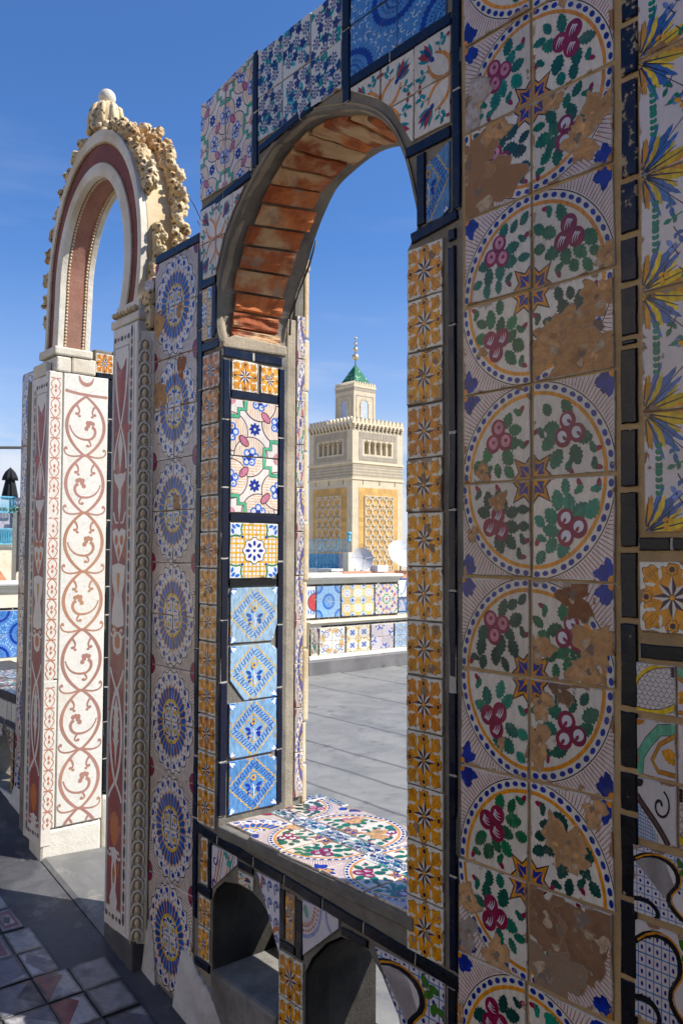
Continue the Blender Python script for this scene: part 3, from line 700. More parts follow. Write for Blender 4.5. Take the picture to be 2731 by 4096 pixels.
def art_meander(v):
    rg = random.Random(v+7); lb = (lin((158, 186, 208)), lin((162, 188, 208)), lin((146, 178, 208)), lin((116, 152, 194)))[v % 4]
    db = (lin((62, 96, 170)), lin((56, 92, 168)), lin((22, 48, 166)), lin((24, 60, 166)))[v % 4]; yl = lin((226, 184, 92)); A = Art(lb)
    def dia(r_): return [(.5, .5+r_), (.5-r_, .5), (.5, .5-r_), (.5+r_, .5)]
    for r_, n in ((.52, 15), (.27, 8)):
        c = dia(r_)
        for k in range(4):
            p, q = Vector(c[k]), Vector(c[(k+1) % 4]); d = (q-p); nn = Vector((-d.y, d.x)).normalized(); P = []
            for i in range(n+1): P.append(tuple(p+d*(i/n)+nn*(.014 if i % 2 else -.014)))
            A.st(P, .021, yl)
    c = dia(.405)
    for k in range(4):
        p, q = Vector(c[k]), Vector(c[(k+1) % 4]); d = q-p; e = d.normalized(); nn = Vector((-e.y, e.x)); n = 9
        for i in range(n):
            o = p+d*((i+.6)/(n+.2)); a, b = .024, .05
            Q = [o-e*a*1.3-nn*b*.9, o-e*a*.2-nn*b*.9, o-e*a*.2+nn*b*.0, o+e*a*.5+nn*0, o+e*a*.5+nn*b*.9, o+e*a*1.5+nn*b*.9] if i % 2 == 0 else [o-e*a*.6-nn*b, o+e*a*.3-nn*b*.2, o-e*a*.3+nn*b*.2, o+e*a*.6+nn*b]
            A.st([tuple(z) for z in Q], .0165, db)
    wl = lin((226, 232, 240))
    A.st(bez((.52, .27), (.5, .36), (.55, .4), (.49, .5), 6), .016, wl); A.st([(.51, .42), (.46, .47)], .01, wl); A.st([(.525, .4), (.58, .46)], .01, wl)
    for x, y, a, l in ((.44, .46, 150, .13), (.45, .43, 200, .1), (.56, .45, 25, .14), (.55, .41, -10, .11), (.47, .53, 95, .1), (.43, .36, 230, .07), (.58, .38, -30, .08)):
        A.leaf(x, y, R(a), l, .034, db, 3)
    for k in range(6): A.el(.5+.045*math.cos(R(60*k)), .62+.045*math.sin(R(60*k)), .021, .021, yl, 0, 8)
    A.el(.5, .62, .02, .02, db)
    for k in range(3): A.el(.44+.03*math.cos(R(120*k)), .34+.03*math.sin(R(120*k)), .016, .016, yl, 0, 7)
    for cx, cy, a in ((0, 0, 45), (1, 0, 135), (1, 1, 225), (0, 1, 315)):
        for q in (-38, -12, 12, 38): A.leaf(cx, cy, R(a+q), .16-.001*abs(q), .026, wl if abs(q) < 20 else MIDB, 2)
    return A
def art_grid(v):
    A = Art(lin((226, 224, 216))); ye = lin((232, 178, 70)); gr = lin((88, 156, 104))
    for i in range(12):
        A.st([(.04+i*.084, 0), (.04+i*.084, 1)], .03 if i % 2 else .02, ye); A.st([(0, .04+i*.084), (1, .04+i*.084)], .03 if i % 2 else .02, ye)
    for cx, cy, a in ((0, 0, 0), (1, 0, 90), (1, 1, 180), (0, 1, 270)):
        def q(x, y):
            x0, y0 = x, y; t = R(a); return (cx+x0*math.cos(t)-y0*math.sin(t), cy+x0*math.sin(t)+y0*math.cos(t))
        c = [q(.25, 0), q(.22, .12), q(.24, .2), q(.2, .24), q(.12, .22), q(0, .25)]
        A.poly([q(0, 0)]+c, lin((222, 224, 228))); A.st(c, .034, gr); A.st(c, .008, DARK)
        for x, y, t in ((.03, .03, 45), (.1, .03, 20), (.03, .1, 70)): A.leaf(*q(x, y), R(a+t), .11, .03, MIDB, 3)
        A.el(*q(.25, .25), .026, .026, COBALT)
    P = [(.5+(.22+.018*math.cos(8*t))*math.cos(t), .5+(.22+.018*math.cos(8*t))*math.sin(t)) for t in [2*math.pi*i/48 for i in range(48)]]
    A.poly([(.5+(x-.5)*1.06, .5+(y-.5)*1.06) for x, y in P], DARK); A.poly(P, lin((228, 226, 224)))
    for k in range(8): A.el(.5+.135*math.cos(R(45*k)), .5+.135*math.sin(R(45*k)), .052, .03, COBALT, R(45*k), 10)
    A.el(.5, .5, .03, .03, COBALT)
    return A
def art_leaves(v):
    rg = random.Random(v+21); A = Art(lin((212, 204, 202))); ye = lin((226, 194, 84)); oc = lin((204, 148, 60)); bl = lin((90, 120, 176)); gn = lin((54, 128, 104))
    for cx, cy, s_ in ((0, 0, 1), (0, 1, -1), (1, 0, 1), (1, 1, -1)):
        m = 1 if cx == 0 else -1
        def d(a): return R(a*s_ if m == 1 else 180-a*s_)
        for a, l, w_, c in ((8, .5, .045, oc), (14, .46, .05, ye), (30, .38, .05, ye), (36, .44, .035, bl), (48, .46, .045, bl), (58, .36, .05, ye), (66, .44, .03, bl), (78, .32, .04, oc)):
            A.leaf(cx, cy, d(a), l, w_, jit(c, rg, .2), 5 if c is not ye else 0)
        for a, l in ((10, .46), (22, .36), (34, .34), (61, .34), (80, .3)): A.st([(cx+.05*math.cos(d(a)), cy+.05*math.sin(d(a))), (cx+l*math.cos(d(a+3)), cy+l*math.sin(d(a+3)))], .018, DARK, .006)
        A.st([(cx, cy), (cx+.56*math.cos(d(43)), cy+.56*math.sin(d(43)))], .008, DARK)
        x, y = cx+.57*math.cos(d(43)), cy+.57*math.sin(d(43))
        for q in (-60, 0, 60): A.drop(x, y, d(43)+R(q), .07, .022, DARK)
        for k in range(5):
            x, y = cx+m*.13, cy+s_*(.3+k*.055)
            A.drop(x, y, R(60), .055, .02, gn); A.drop(x, y, R(120), .055, .02, gn)
    for k in range(14):
        x, y, a = rg.uniform(.2, .95), rg.uniform(.1, .9), rg.uniform(0, 6.3); c = jit((bl, gn, lin((120, 140, 190)), oc)[k % 4], rg, .25)
        A.st([(x, y), (x+.12*math.cos(a), y+.12*math.sin(a))], .01, DARK if k % 3 else gn); A.drop(x+.1*math.cos(a), y+.1*math.sin(a), a, .08, .022, c); A.drop(x+.06*math.cos(a), y+.06*math.sin(a), a+.9, .06, .018, c); A.drop(x+.06*math.cos(a), y+.06*math.sin(a), a-.9, .06, .018, c)
    for x, y in ((.5, .5),):
        for k in range(7): A.drop(x, y, R(51*k), .09, .03, bl if k % 2 else oc)
    for k in range(6):
        A.drop(.62+k*.04, .33+.01*k, R(110), .06, .02, gn); A.drop(.62+k*.04, .68-.01*k, R(-110), .06, .02, gn)
    return A
def art_scales(v=0):
    A = Art(lin((214, 206, 204)))
    for r_ in range(11):
        for q in range(8):
            x, y = -.05+q*.14+(.07 if r_ % 2 else 0), .98-r_*.095; A.ring(x, y, .064, .074, math.pi, 2*math.pi, DARK, 8)
    A.st(bez((-.02, .55), (.2, .95), (.6, 1.0), (.9, 1.02), 8), .09, lin((222, 190, 90))); A.st(bez((-.02, .05), (.3, -.02), (.7, .0), (1, .2), 8), .1, lin((226, 196, 80)))
    A.st(bez((-.02, .5), (.2, .9), (.6, .95), (.9, .97), 8), .015, DARK); A.st(bez((-.02, .1), (.3, .04), (.7, .06), (1, .27), 8), .015, DARK)
    for k in range(5): A.el(.95, .8+.05*k, .06, .03, DARK)
    return A
def art_ribbon(v=0):
    A = Art(lin((214, 206, 204))); g = lin((112, 184, 150))
    q = [(.05, 0), (.1, .35), (.3, .6), (.6, .85), (1, .9)]; A.st(q, .22, DARK); A.st(q, .19, g)
    q = [(1, .1), (.55, .12), (.4, .3), (.6, .6), (1, .8)]; A.st(q, .09, DARK); A.st(q, .07, lin((206, 140, 50)))
    A.leaf(1, .3, R(150), .4, .1, lin((214, 150, 40)), 4); A.leaf(1, .45, R(170), .3, .08, AMBER, 4); A.el(.02, .98, .2, .1, lin((212, 130, 40)))
    return A
def art_swirl(v=0):
    A = Art(lin((214, 206, 204))); bb = lin((112, 150, 196))
    for i in range(9): A.st([(0, .05+.06*i), (.5-.03*i, .0+.06*i)], .02, bb); A.st([(.03+.06*i, 0), (.03+.06*i, .55-.05*i)], .02, bb)
    A.st(spiral(.6, .62, .02, .26, 0, 7.5, 24), .06, DARK, .04); A.st(bez((.0, .7), (.2, .5), (.5, .35), (.8, .0), 8), .13, DARK); A.st(bez((.0, .7), (.2, .5), (.5, .35), (.8, .0), 8), .07, lin((96, 70, 60)))
    A.el(.05, .95, .12, .1, DARK)
    return A
def art_gridscroll(v=0):
    A = Art(lin((214, 206, 204))); bb = lin((92, 132, 186))
    for i in range(8): A.st([(.06+i*.125, 0), (.06+i*.125, 1)], .014, bb); A.st([(0, .06+i*.125), (1, .06+i*.125)], .014, bb)
    for i in range(8):
        for j in range(8): A.el(.12+i*.125, .12+j*.125, .022, .028, COBALT, 0, 6)
    c = bez((0, .78), (.5, 1.15), (.95, .75), (.62, .45), 10)+bez((.62, .45), (.45, .3), (.75, .1), (1.02, .05), 8)[1:]
    A.poly(c+[(1, 1), (0, 1)], lin((214, 206, 204))) if v % 2 else A.poly([(0, .78)]+c+[(1, 0), (1, .3), (.7, .5), (.5, .95)], lin((214, 206, 204)))
    A.st(c, .075, BLACK); A.st([(x+.05, y+.02) for x, y in c], .024, lin((206, 142, 50)))
    A.st(bez((0, .2), (.3, .3), (.5, .1), (.35, -.02), 8), .07, BLACK)
    for x, y, a in ((.75, .75, 40), (.8, .85, 120), (.9, .7, -20), (.85, .6, 70), (.95, .85, 160)): A.leaf(x, y, R(a), .16, .045, lin((74, 112, 54)), 0)
    A.el(.95, .5, .07, .07, ROSE)
    return A
def art_stripe(v=0):
    A = Art(lin((214, 206, 206)))
    for x, c, w_ in ((.1, HATCH, .03), (.2, lin((190, 120, 60)), .05), (.3, BROWN, .02), (.4, OCHRE, .04), (.5, COBALT, .03), (.58, DARK, .015)): A.st([(x+.35, 1), (x-.05, 0)] if x > .3 else [(x+.2, 1), (x-.1, 0)], w_, c)
    A.st(spiral(.12, .3, .03, .14, 0, 6.5, 18), .04, COBALT); A.st(spiral(.14, .75, .02, .12, 1, 7, 16), .035, COBALT)
    for x, y, a in ((.8, .85, 200), (.75, .7, 250), (.7, .9, 160), (.85, .6, 230)): A.leaf(x, y, R(a), .22, .07, lin((80, 158, 140)), 3)
    return A
def art_arabesque(v=0):
    A = Art(lin((208, 204, 210))); bl = lin((70, 92, 160)); orr = lin((190, 110, 60))
    if v % 2 == 0:
        for x in range(4):
            for y in range(4):
                cx, cy = .13+x*.25, .13+y*.25
                A.ring(cx, cy, .06, .095, .4, 4.4, bl, 8); A.ring(cx+.05, cy+.05, .035, .06, 2, 6, bl, 6); A.el(cx, cy, .025, .025, bl)
        A.ring(0, 1, .3, .37, -H, 0, orr, 10); A.ring(1, 0, .3, .37, H, math.pi, orr, 10); A.ring(0, 0, .22, .28, 0, H, orr, 10)
    else:
        A.ring(0, 1, .5, .56, -H, 0, lin((150, 160, 200)), 12); A.ring(1, 1, .3, .36, math.pi, 1.5*math.pi, lin((150, 160, 200)), 12)
        for i in range(9):
            t = -H*(i+.5)/9; A.poly([(.3*math.cos(t), 1+.3*math.sin(t)), (.4*math.cos(t-.07), 1+.4*math.sin(t-.07)), (.4*math.cos(t+.07), 1+.4*math.sin(t+.07))], orr); A.el(.45*math.cos(t), 1+.45*math.sin(t), .025, .025, orr)
        A.leaf(.05, .95, R(-60), .22, .07, lin((110, 170, 150)), 2)
        for x, y, a in ((.6, .25, 90), (.5, .3, 150), (.7, .3, 30), (.6, .2, -90), (.75, .5, 60), (.85, .7, 200), (.9, .2, 120), (.3, .15, 60)): A.leaf(x, y, R(a), .13, .035, orr, 2)
    return A
def art_check(v=0):                        # old small-pattern tiles of the distant bench
    A = Art((lin((222, 214, 194)), lin((222, 204, 164)), lin((206, 196, 196)), lin((226, 222, 210)))[v % 4]); bl = lin((74, 104, 176))
    if v % 4 == 0:
        for k in range(4): A.leaf(.5, .5, R(45+90*k), .3, .07, bl, 3); A.el(.5+.2*math.cos(R(90*k)), .5+.2*math.sin(R(90*k)), .04, .04, bl)
        for cx, cy in ((0, 0), (1, 0), (0, 1), (1, 1)): A.el(cx, cy, .28, .28, lin((226, 182, 104)), 0, 12); A.el(cx, cy, .17, .17, A.base, 0, 10)
    elif v % 4 == 1:
        A.el(.5, .5, .27, .27, lin((232, 230, 226)), 0, 14)
        for k in range(8): A.el(.5+.16*math.cos(R(45*k)), .5+.16*math.sin(R(45*k)), .06, .035, bl, R(45*k), 7)
        for cx, cy in ((0, 0), (1, 0), (0, 1), (1, 1)):
            A.el(cx, cy, .27, .27, lin((90, 150, 130)), 0, 12); A.el(cx, cy, .23, .23, lin((200, 208, 226)), 0, 12); A.el(cx, cy, .12, .12, bl, 0, 8)
        for i in range(5): A.st([(.3, .06*i), (.7, .06*i)], .02, lin((226, 176, 90))); A.st([(.3, 1-.06*i), (.7, 1-.06*i)], .02, lin((226, 176, 90)))
    elif v % 4 == 2:
        for i in range(7): A.st([(.1, .1+i*.12), (.4, .13+i*.12), (.8, .1+i*.12)], .012, lin((120, 116, 130)))
        A.ring(1, 0, .3, .4, H, math.pi, bl, 10); A.leaf(.75, .25, R(135), .3, .07, bl, 3); A.leaf(.9, .5, R(120), .2, .06, bl, 3); A.leaf(.05, .95, R(-45), .2, .06, bl, 3)
    else:
        A.st(spiral(.45, .5, .05, .3, 0, 8, 22), .05, bl); A.st(bez((.1, .9), (.5, .95), (.9, .6), (.95, .1), 8), .05, bl); A.leaf(.7, .75, R(40), .2, .06, bl, 3)
        A.blob(.25, .75, .22, v, lin((222, 182, 116))); A.blob(.8, .25, .13, v+3, lin((222, 182, 116)))
    return A
ROSE_A = [art_rose(i) for i in range(14)]; SUN_A = [art_sunburst(i) for i in range(2)]; STAR_A = [art_star(i) for i in range(10)]
TULIP_A = art_tulip(0); LOOP_A = art_loop(0); FLOR_A = [art_floral(i) for i in range(6)]; RING_A = art_ring(); MEAN_A = [art_meander(i) for i in range(4)]
GRID_A = art_grid(0); LEAF_A = [art_leaves(i) for i in range(2)]; CHECK_A = [art_check(i) for i in range(4)]
def chipped(base, *blobs):
    A = Art(base.base); A.f = list(base.f); A.k = base.k
    for b in blobs: A.blob(*b[:4], col=(b[4] if len(b) > 4 else lin((196, 150, 102))), ex=(b[5] if len(b) > 5 else 1.), n=44)
    return A

# ------------------------------------------------------------------ geometry of the tiled wall
YW = 1.45                                        # face of the tiles
WF = Frame((0, YW, 0), (1, 0, 0), (0, 0, 1)); JX = -2.315
JF = Frame((JX+.006, 0, 0), (0, 1, 0), (0, 0, 1))
def floor_z(x): return -1.513+.164*(-2.64-min(max(x, -5.2), 1.2))
def catmull(P, n=5):
    o = []
    for i in range(len(P)-1):
        a, b, c, d = P[max(i-1, 0)], P[i], P[i+1], P[min(i+2, len(P)-1)]
        for k in range(n):
            t = k/n; o.append(tuple(.5*(2*b[j]+(c[j]-a[j])*t+(2*a[j]-5*b[j]+4*c[j]-d[j])*t*t+(3*b[j]-a[j]-3*c[j]+d[j])*t**3) for j in range(2)))
    return o+[P[-1]]
AF = [(-2.315, .655), (-2.352, .72), (-2.354, .80), (-2.343, .88), (-2.318, .96), (-2.275, 1.035), (-2.205, 1.11), (-2.135, 1.165), (-2.053, 1.218), (-1.949, 1.25), (-1.867, 1.252), (-1.729, 1.213), (-1.657, 1.182), (-1.589, 1.138), (-1.531, 1.078), (-1.483, .989), (-1.45, .882), (-1.435, .80), (-1.470, .745)]
AB = [(-2.315, .655), (-2.325, .72), (-2.310, .80), (-2.266, .878), (-2.212, .952), (-2.172, 1.03), (-2.115, 1.11), (-2.05, 1.172), (-1.961, 1.2), (-1.877, 1.214), (-1.80, 1.21), (-1.70, 1.18), (-1.64, 1.15), (-1.575, 1.105), (-1.515, 1.04), (-1.465, .96), (-1.44, .87), (-1.432, .80), (-1.470, .745)]
SILL = -.862
cF, cB = catmull(AF), catmull(AB)
YB = 1.715
def slab(mb, outer, holes, y0, y1, backs=None):
    loops = [outer]+holes; bl = [outer]+(backs or holes)
    for L, y, fl in ((loops, y0, False), (bl, y1, True)):
        flat = [p for l in L for p in l]
        tr = tessellate_polygon([[Vector((p[0], p[1], 0)) for p in l] for l in L])
        for t in tr:
            q = [flat[i] for i in t]
            if (area(q) > 0) == fl: q.reverse()
            mb.face([(p[0], y, p[1]) for p in q])
    for li, (l, b) in enumerate(zip(loops, bl)):
        n = len(l)
        for k in range(n):
            j = (k+1) % n
            q = [(l[k][0], y0, l[k][1]), (l[j][0], y0, l[j][1]), (b[j][0], y1, b[j][1]), (b[k][0], y1, b[k][1])]
            ccw = area(l) > 0
            if (li == 0) == ccw: q.reverse()
            mb.face(q)
LOW1 = [(-2.345, -1.336), (-2.345, -1.11), (-2.325, -1.07), (-2.28, -1.035), (-2.2, -1.018), (-2.13, -1.018), (-2.083, -1.03), (-2.038, -1.056), (-2.005, -1.105), (-1.99, -1.15), (-1.985, -1.338)]
LOW2 = [(-1.866, -1.42), (-1.866, -1.155), (-1.838, -1.108), (-1.775, -1.045), (-1.715, -1.008), (-1.65, -1.0), (-1.606, -1.006), (-1.558, -1.045), (-1.526, -1.088), (-1.498, -1.125), (-1.475, -1.19), (-1.47, -1.42)]

wall = empty('tiled_wall', (-1.6, 1.6, -1.55), 'tall tile-covered wall whose round-arched window frames the far minaret', 'tiled wall')
mb = MB()
hole = [(-1.470, SILL-.03)]+[(JX, SILL-.03)]+cF; holeb = [(-1.470, SILL-.03)]+[(JX, SILL-.03)]+cB
outer = [(-2.775, -1.75), (2.4, -1.75), (2.4, 3.3), (-1.1, 3.3), (-1.1, 1.548), (-2.157, 1.548), (-2.460, 1.502), (-2.460, 1.046), (-2.775, 1.046)]
slab(mb, outer, [hole[::-1], LOW1, LOW2], YW+.0065, YB, [holeb[::-1], LOW1, LOW2])
body = mb.build('mortar_core', GREYM, wall)
mb = MB(); mb.box(.62, -4.2, -2.2, .86, YW, 2.7); mb.build('sky_block_wall', GREYM, wall, bevel=.01)  # unseen side wall, added to cut sky light on the right-hand tiles
# thicker base under the sill, with the same two niches running through it
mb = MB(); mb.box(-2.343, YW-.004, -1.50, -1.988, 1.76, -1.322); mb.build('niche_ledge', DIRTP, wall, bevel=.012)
mb = MB(); mb.box(-2.343, 1.70, -1.321, -1.988, 1.712, -1.248); mb.build('niche_sun_stop', DIRTP, wall, bevel=.004)  # low strip added to keep direct sun off the niche ledge
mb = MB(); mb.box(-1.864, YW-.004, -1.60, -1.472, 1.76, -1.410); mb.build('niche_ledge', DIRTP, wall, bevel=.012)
NICH = m_mortar('niche_shade', lin((44, 42, 40)), lin((66, 62, 57)), lin((84, 78, 68)))  # dark tone puts the niches' deep shade into the lining colour
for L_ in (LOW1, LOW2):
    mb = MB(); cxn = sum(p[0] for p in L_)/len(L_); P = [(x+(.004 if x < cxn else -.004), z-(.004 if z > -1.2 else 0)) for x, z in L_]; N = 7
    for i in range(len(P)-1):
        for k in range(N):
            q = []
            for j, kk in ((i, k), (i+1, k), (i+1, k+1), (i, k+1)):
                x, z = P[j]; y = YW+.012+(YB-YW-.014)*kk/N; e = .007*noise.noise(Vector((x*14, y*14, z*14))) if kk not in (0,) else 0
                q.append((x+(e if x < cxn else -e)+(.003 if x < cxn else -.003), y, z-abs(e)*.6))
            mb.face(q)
    mb.build('niche_shade_lining', NICH, wall, smooth=True)
# rear pilaster strip standing behind the left jamb
mb = MB(); mb.box(-2.52, YB+.001, -1.45, JX-.004, 1.754, .80); mb.build('mortar_strip', LIPM, wall, bevel=.004)
mb = MB(); mb.box(-2.50, 1.756, -1.45, JX-.012, 1.792, 1.0); mb.build('pilaster_core', GREYM, wall)
rgx = random.Random(4); z = -1.43
k = 0
while z < 1.0:
    h_ = rgx.uniform(.12, .26); mb = MB(); mb.box(-2.50, 1.793, z+.003, JX-.006+rgx.uniform(-.004, .004), 1.815+rgx.uniform(-.004, .004), min(z+h_, 1.03))
    mb.build('edge_stone', CREAM, wall, bevel=.006); z += h_
z = -.84; k = 0
while z < .78:
    q = SUN_A[0] if k % 9 < 7 else LOOP_A
    tile(wall, 'edge_tile', JF, q, ('edge', k % 2), 1.757, z, 1.791, z+.148, rot=(1 if k % 2 else 2), d=-.008, clips=[(1, 0, 1.791)], wear=.25); z += .151; k += 1
# sandy mortar bed behind the right-hand columns
mb = MB(); mb.box(-1.288, YW+.0050, -1.7, .50, YW+.0062, 1.548); mb.build('mortar_bed', SAND, wall)

# ---- left column of sunburst tiles
Z0 = 1.043; ux = (-2.770, -2.618, -2.466)
for r_ in range(14):
    v1 = Z0-.1815*r_; v0 = v1-.1795
    lean = -.008*(v0-.1)
    for c in range(2):
        rot = {(0, 0): 1, (0, 1): 0, (1, 0): 2, (1, 1): 3}[(1 if r_ % 2 else 0, c)]
        a = SUN_A[(r_//2+c) % 2]; key = ('sun', (r_//2+c) % 2); cl = []; wear = .12
        if (r_, c) in ((1, 0), (1, 1), (2, 0), (2, 1), (4, 1)):
            key += (r_, c); a = {(1, 0): chipped(a, (.78, .3, .22, 3), (.9, .1, .2, 5)), (1, 1): chipped(a, (.12, .2, .13, 9)), (2, 0): chipped(a, (.35, .85, .3, 6), (.2, .55, .16, 2)), (2, 1): chipped(a, (.3, .75, .26, 8, lin((150, 88, 50)), .6)), (4, 1): chipped(a, (.1, .1, .2, 12))}[(r_, c)]; wear = .3
        if r_ >= 12: cl = [(1, .35, -2.52-.35*(-1.33))] if c == 1 else [(-1, -.2, 2.745+.2*1.33)]
        tile(wall, 'sunburst_tile', WF, a, key, ux[c]+.001+lean, v0, ux[c+1]-.0015+lean, v1, rot=rot, clips=cl, wear=wear)
bar(wall, WF, -2.775, 1.0475, -2.466, 1.078, .16); bar(wall, WF, -2.4645, -1.20, -2.4385, 1.075, .27)
# ---- left column of yellow star tiles beside the window
for i in range(13):
    v1 = .648-.1183*i; wr = (.45, .75, .3, .15, .05, .15, .0, .1, .05, .0, .1, .05, .0)[i]
    tile(wall, 'star_tile', WF, STAR_A[i % 10], ('star', i % 10), -2.434, v1-.114, -2.330, v1, rot=i % 4, wear=wr)
# ---- pieces above it
bar(wall, WF, -2.457, .662, -2.332, .690, .14); bar(wall, WF, -2.457, .878, -2.358, .905, .2); bar(wall, WF, -2.377, .70, -2.357, .875, .3)
tile(wall, 'grid_tile', WF, GRID_A, 'gridA', -2.47, .70, -2.381, .874, rot=1, clips=[(-1, 0, 2.456)], wear=.2)
ARCP = [(x, z) for x, z in cF if -2.36 < x < -1.43]
def arch_clip(u0, v0, u1, v1, m):
    C = (-1.9, .72); pts = []
    for x, z in ARCP:
        d = Vector((x-C[0], z-C[1])).normalized()*m; p = (x+d.x, z+d.y)
        if u0-.012 <= p[0] <= u1+.012 and v0-.012 <= p[1] <= v1+.012: pts.append(p)
    mid = ((u0+u1)/2, (v0+v1)/2)
    if len(pts) < 2: return []
    a, b = Vector(pts[0]), Vector(pts[-1]); d = (b-a)
    if d.length < 1e-4: return []
    n = Vector((-d.y, d.x)).normalized()
    if n.dot(Vector((pts[0][0]-C[0], pts[0][1]-C[1]))) < 0: n = -n
    c = sorted(n.dot(Vector(p)) for p in pts); c = c[int(len(c)*.75)]
    return [(-n.x, -n.y, -c)]
def inside_open(u, v):
    return -2.31 < u < -1.45 and v < 1.2 and (u+1.9)**2/.43**2+((v-.75)/.47)**2 < 1
def field(name, arts, keyb, us, vs, m=.032, rots=None, wear=.08):
    for i in range(len(us)-1):
        for j in range(len(vs)-1):
            u0, u1, v0, v1 = us[i]+.0012, us[i+1]-.0012, vs[j]+.0012, vs[j+1]-.0012
            if inside_open((u0+u1)/2, (v0+v1)/2): continue
            cl = arch_clip(u0, v0, u1, v1, m); k = (i+2*j) % len(arts); rt = rots(i, j) if rots else 0
            tile(wall, name, WF, arts[k], (keyb, k), u0, v0, u1, v1, rot=rt, clips=cl, wear=wear)
quad = lambda i, j: [[2, 1], [3, 0]][i % 2][j % 2]
field('tulip_tile', [TULIP_A], 'tul', (-2.458, -2.359, -2.26, -2.165), (.907, 1.03, 1.15), .02, quad, .15)
bar(wall, WF, -2.462, 1.140, -2.158, 1.178, .13, width=.028)
field('loop_tile', [LOOP_A], 'loop', (-2.462, -2.308, -2.153), (1.185, 1.348, 1.52), .03, lambda i, j: (i+j) % 2, .05)
tile(wall, 'loop_tile', WF, LOOP_A, 'loopcut', -2.306, 1.521, -2.154, 1.60, clips=[(-.155, 1, 1.512+.155*2.46)]); tile(wall, 'loop_tile', WF, LOOP_A, 'loopcut2', -2.462, 1.521, -2.31, 1.60, clips=[(-.155, 1, 1.512+.155*2.46)])
bar(wall, WF, -2.149, 1.19, -2.125, 1.562, .2)
field('floral_tile', FLOR_A, 'flor', (-2.12, -1.992, -1.858, -1.72), (1.262, 1.40, 1.547), .008, lambda i, j: (i*3+j) % 4, .1)
bar(wall, WF, -2.121, 1.238, -1.719, 1.288, .2, width=.026)
bar(wall, WF, -1.717, 1.215, -1.689, 1.562, .2)
field('ring_tile', [RING_A], 'ring', (-1.685, -1.503, -1.335), (1.276, 1.42, 1.556), .03, lambda i, j: (i+j) % 2, 0.)
bar(wall, WF, -1.686, 1.251, -1.318, 1.279, .16)
field('tulip_tile', [TULIP_A], 'tul', (-1.684, -1.565, -1.442, -1.321), (1.012, 1.13, 1.248), .035, quad, .1)
bar(wall, WF, -1.474, .977, -1.321, 1.005, .16); bar(wall, WF, -1.434, .792, -1.406, .973, .3)
tile(wall, 'meander_tile', WF, MEAN_A[3], 'meanR', -1.46, .79, -1.325, .985, clips=[(-1, 0, 1.40), (-.45, 1, .962+.45*1.34), (.5, -1, -.80-.5*1.335+.0)], wear=.2)
bar(wall, WF, -1.455, .768, -1.30, .786, .2, width=.027)
bar(wall, WF, -1.316, .795, -1.292, 1.552, .28)
# ---- right column of yellow star tiles
for i in range(13):
    v1 = .742-.1303*i; wr = (.15, .2, .45, .1, .7, .05, .1, .05, .0, .0, .05, .2, .3)[i]; ln = .012*(v1-.2)*(.4 if v1 > .2 else -.2)
    tile(wall, 'star_tile', WF, STAR_A[(i*3+1) % 10], ('starR', (i*3+1) % 10), -1.468+ln, v1-.126, -1.350+ln, v1, rot=(i*7) % 4, wear=wr)
bar(wall, WF, -1.330, -.95, -1.308, .715, .21); bar(wall, WF, -1.33, .725, -1.308, .755, .2)
# ---- the big rose medallions: two tiles wide
ZR = [1.61, 1.375, 1.166, .962, .763, .556, .354, .1515, -.058, -.265, -.4765, -.6875, -.893, -1.10, -1.31, -1.52]
ch = {(0, 3): ((.3, .25, .42, 4, lin((158, 118, 86))), (.15, .7, .3, 8, lin((158, 118, 86))), (.5, .9, .16, 3)), (1, 3): ((.62, .35, .2, 5), (.85, .62, .18, 7), (.25, .93, .12, 9)), (0, 2): ((.1, .3, .26, 2, lin((176, 172, 172))),),
      (1, 5): ((.35, .35, .36, 3), (.72, .25, .36, 9), (.85, .75, .2, 4), (.55, .1, .3, 6)), (0, 6): ((.3, .1, .1, 5),), (0, 7): ((.55, .8, .1, 1), (.15, .45, .07, 2)),
      (1, 8): ((.55, .85, .2, 5, lin((128, 84, 56))), (.8, .4, .22, 8), (.07, .3, .16, 4), (.65, .12, .16, 3)), (1, 9): ((.08, .35, .17, 6), (.15, .75, .12, 2), (.4, .95, .13, 5, lin((110, 84, 66)))),
      (1, 10): ((.42, .5, .22, 7), (.8, .85, .12, 2), (.55, .35, .12, 4)), (1, 11): ((.4, .55, .36, 5, lin((134, 100, 74))), (.75, .75, .34, 2, lin((122, 90, 66))), (.3, .2, .3, 8, lin((140, 122, 104))), (.1, .8, .25, 11, lin((134, 100, 74)))),
      (0, 11): ((.1, .6, .17, 3), (.12, .2, .16, 6, lin((150, 146, 142))), (.6, .08, .2, 5)), (1, 12): ((.8, .15, .17, 4), (.68, .3, .12, 3), (.95, .7, .1, 7)), (0, 5): ((.3, .45, .05, 3),), (0, 9): ((.62, .3, .05, 6),), (1, 4): ((.9, .1, .12, 6),), (1, 2): ((.4, .92, .05, 6),)}
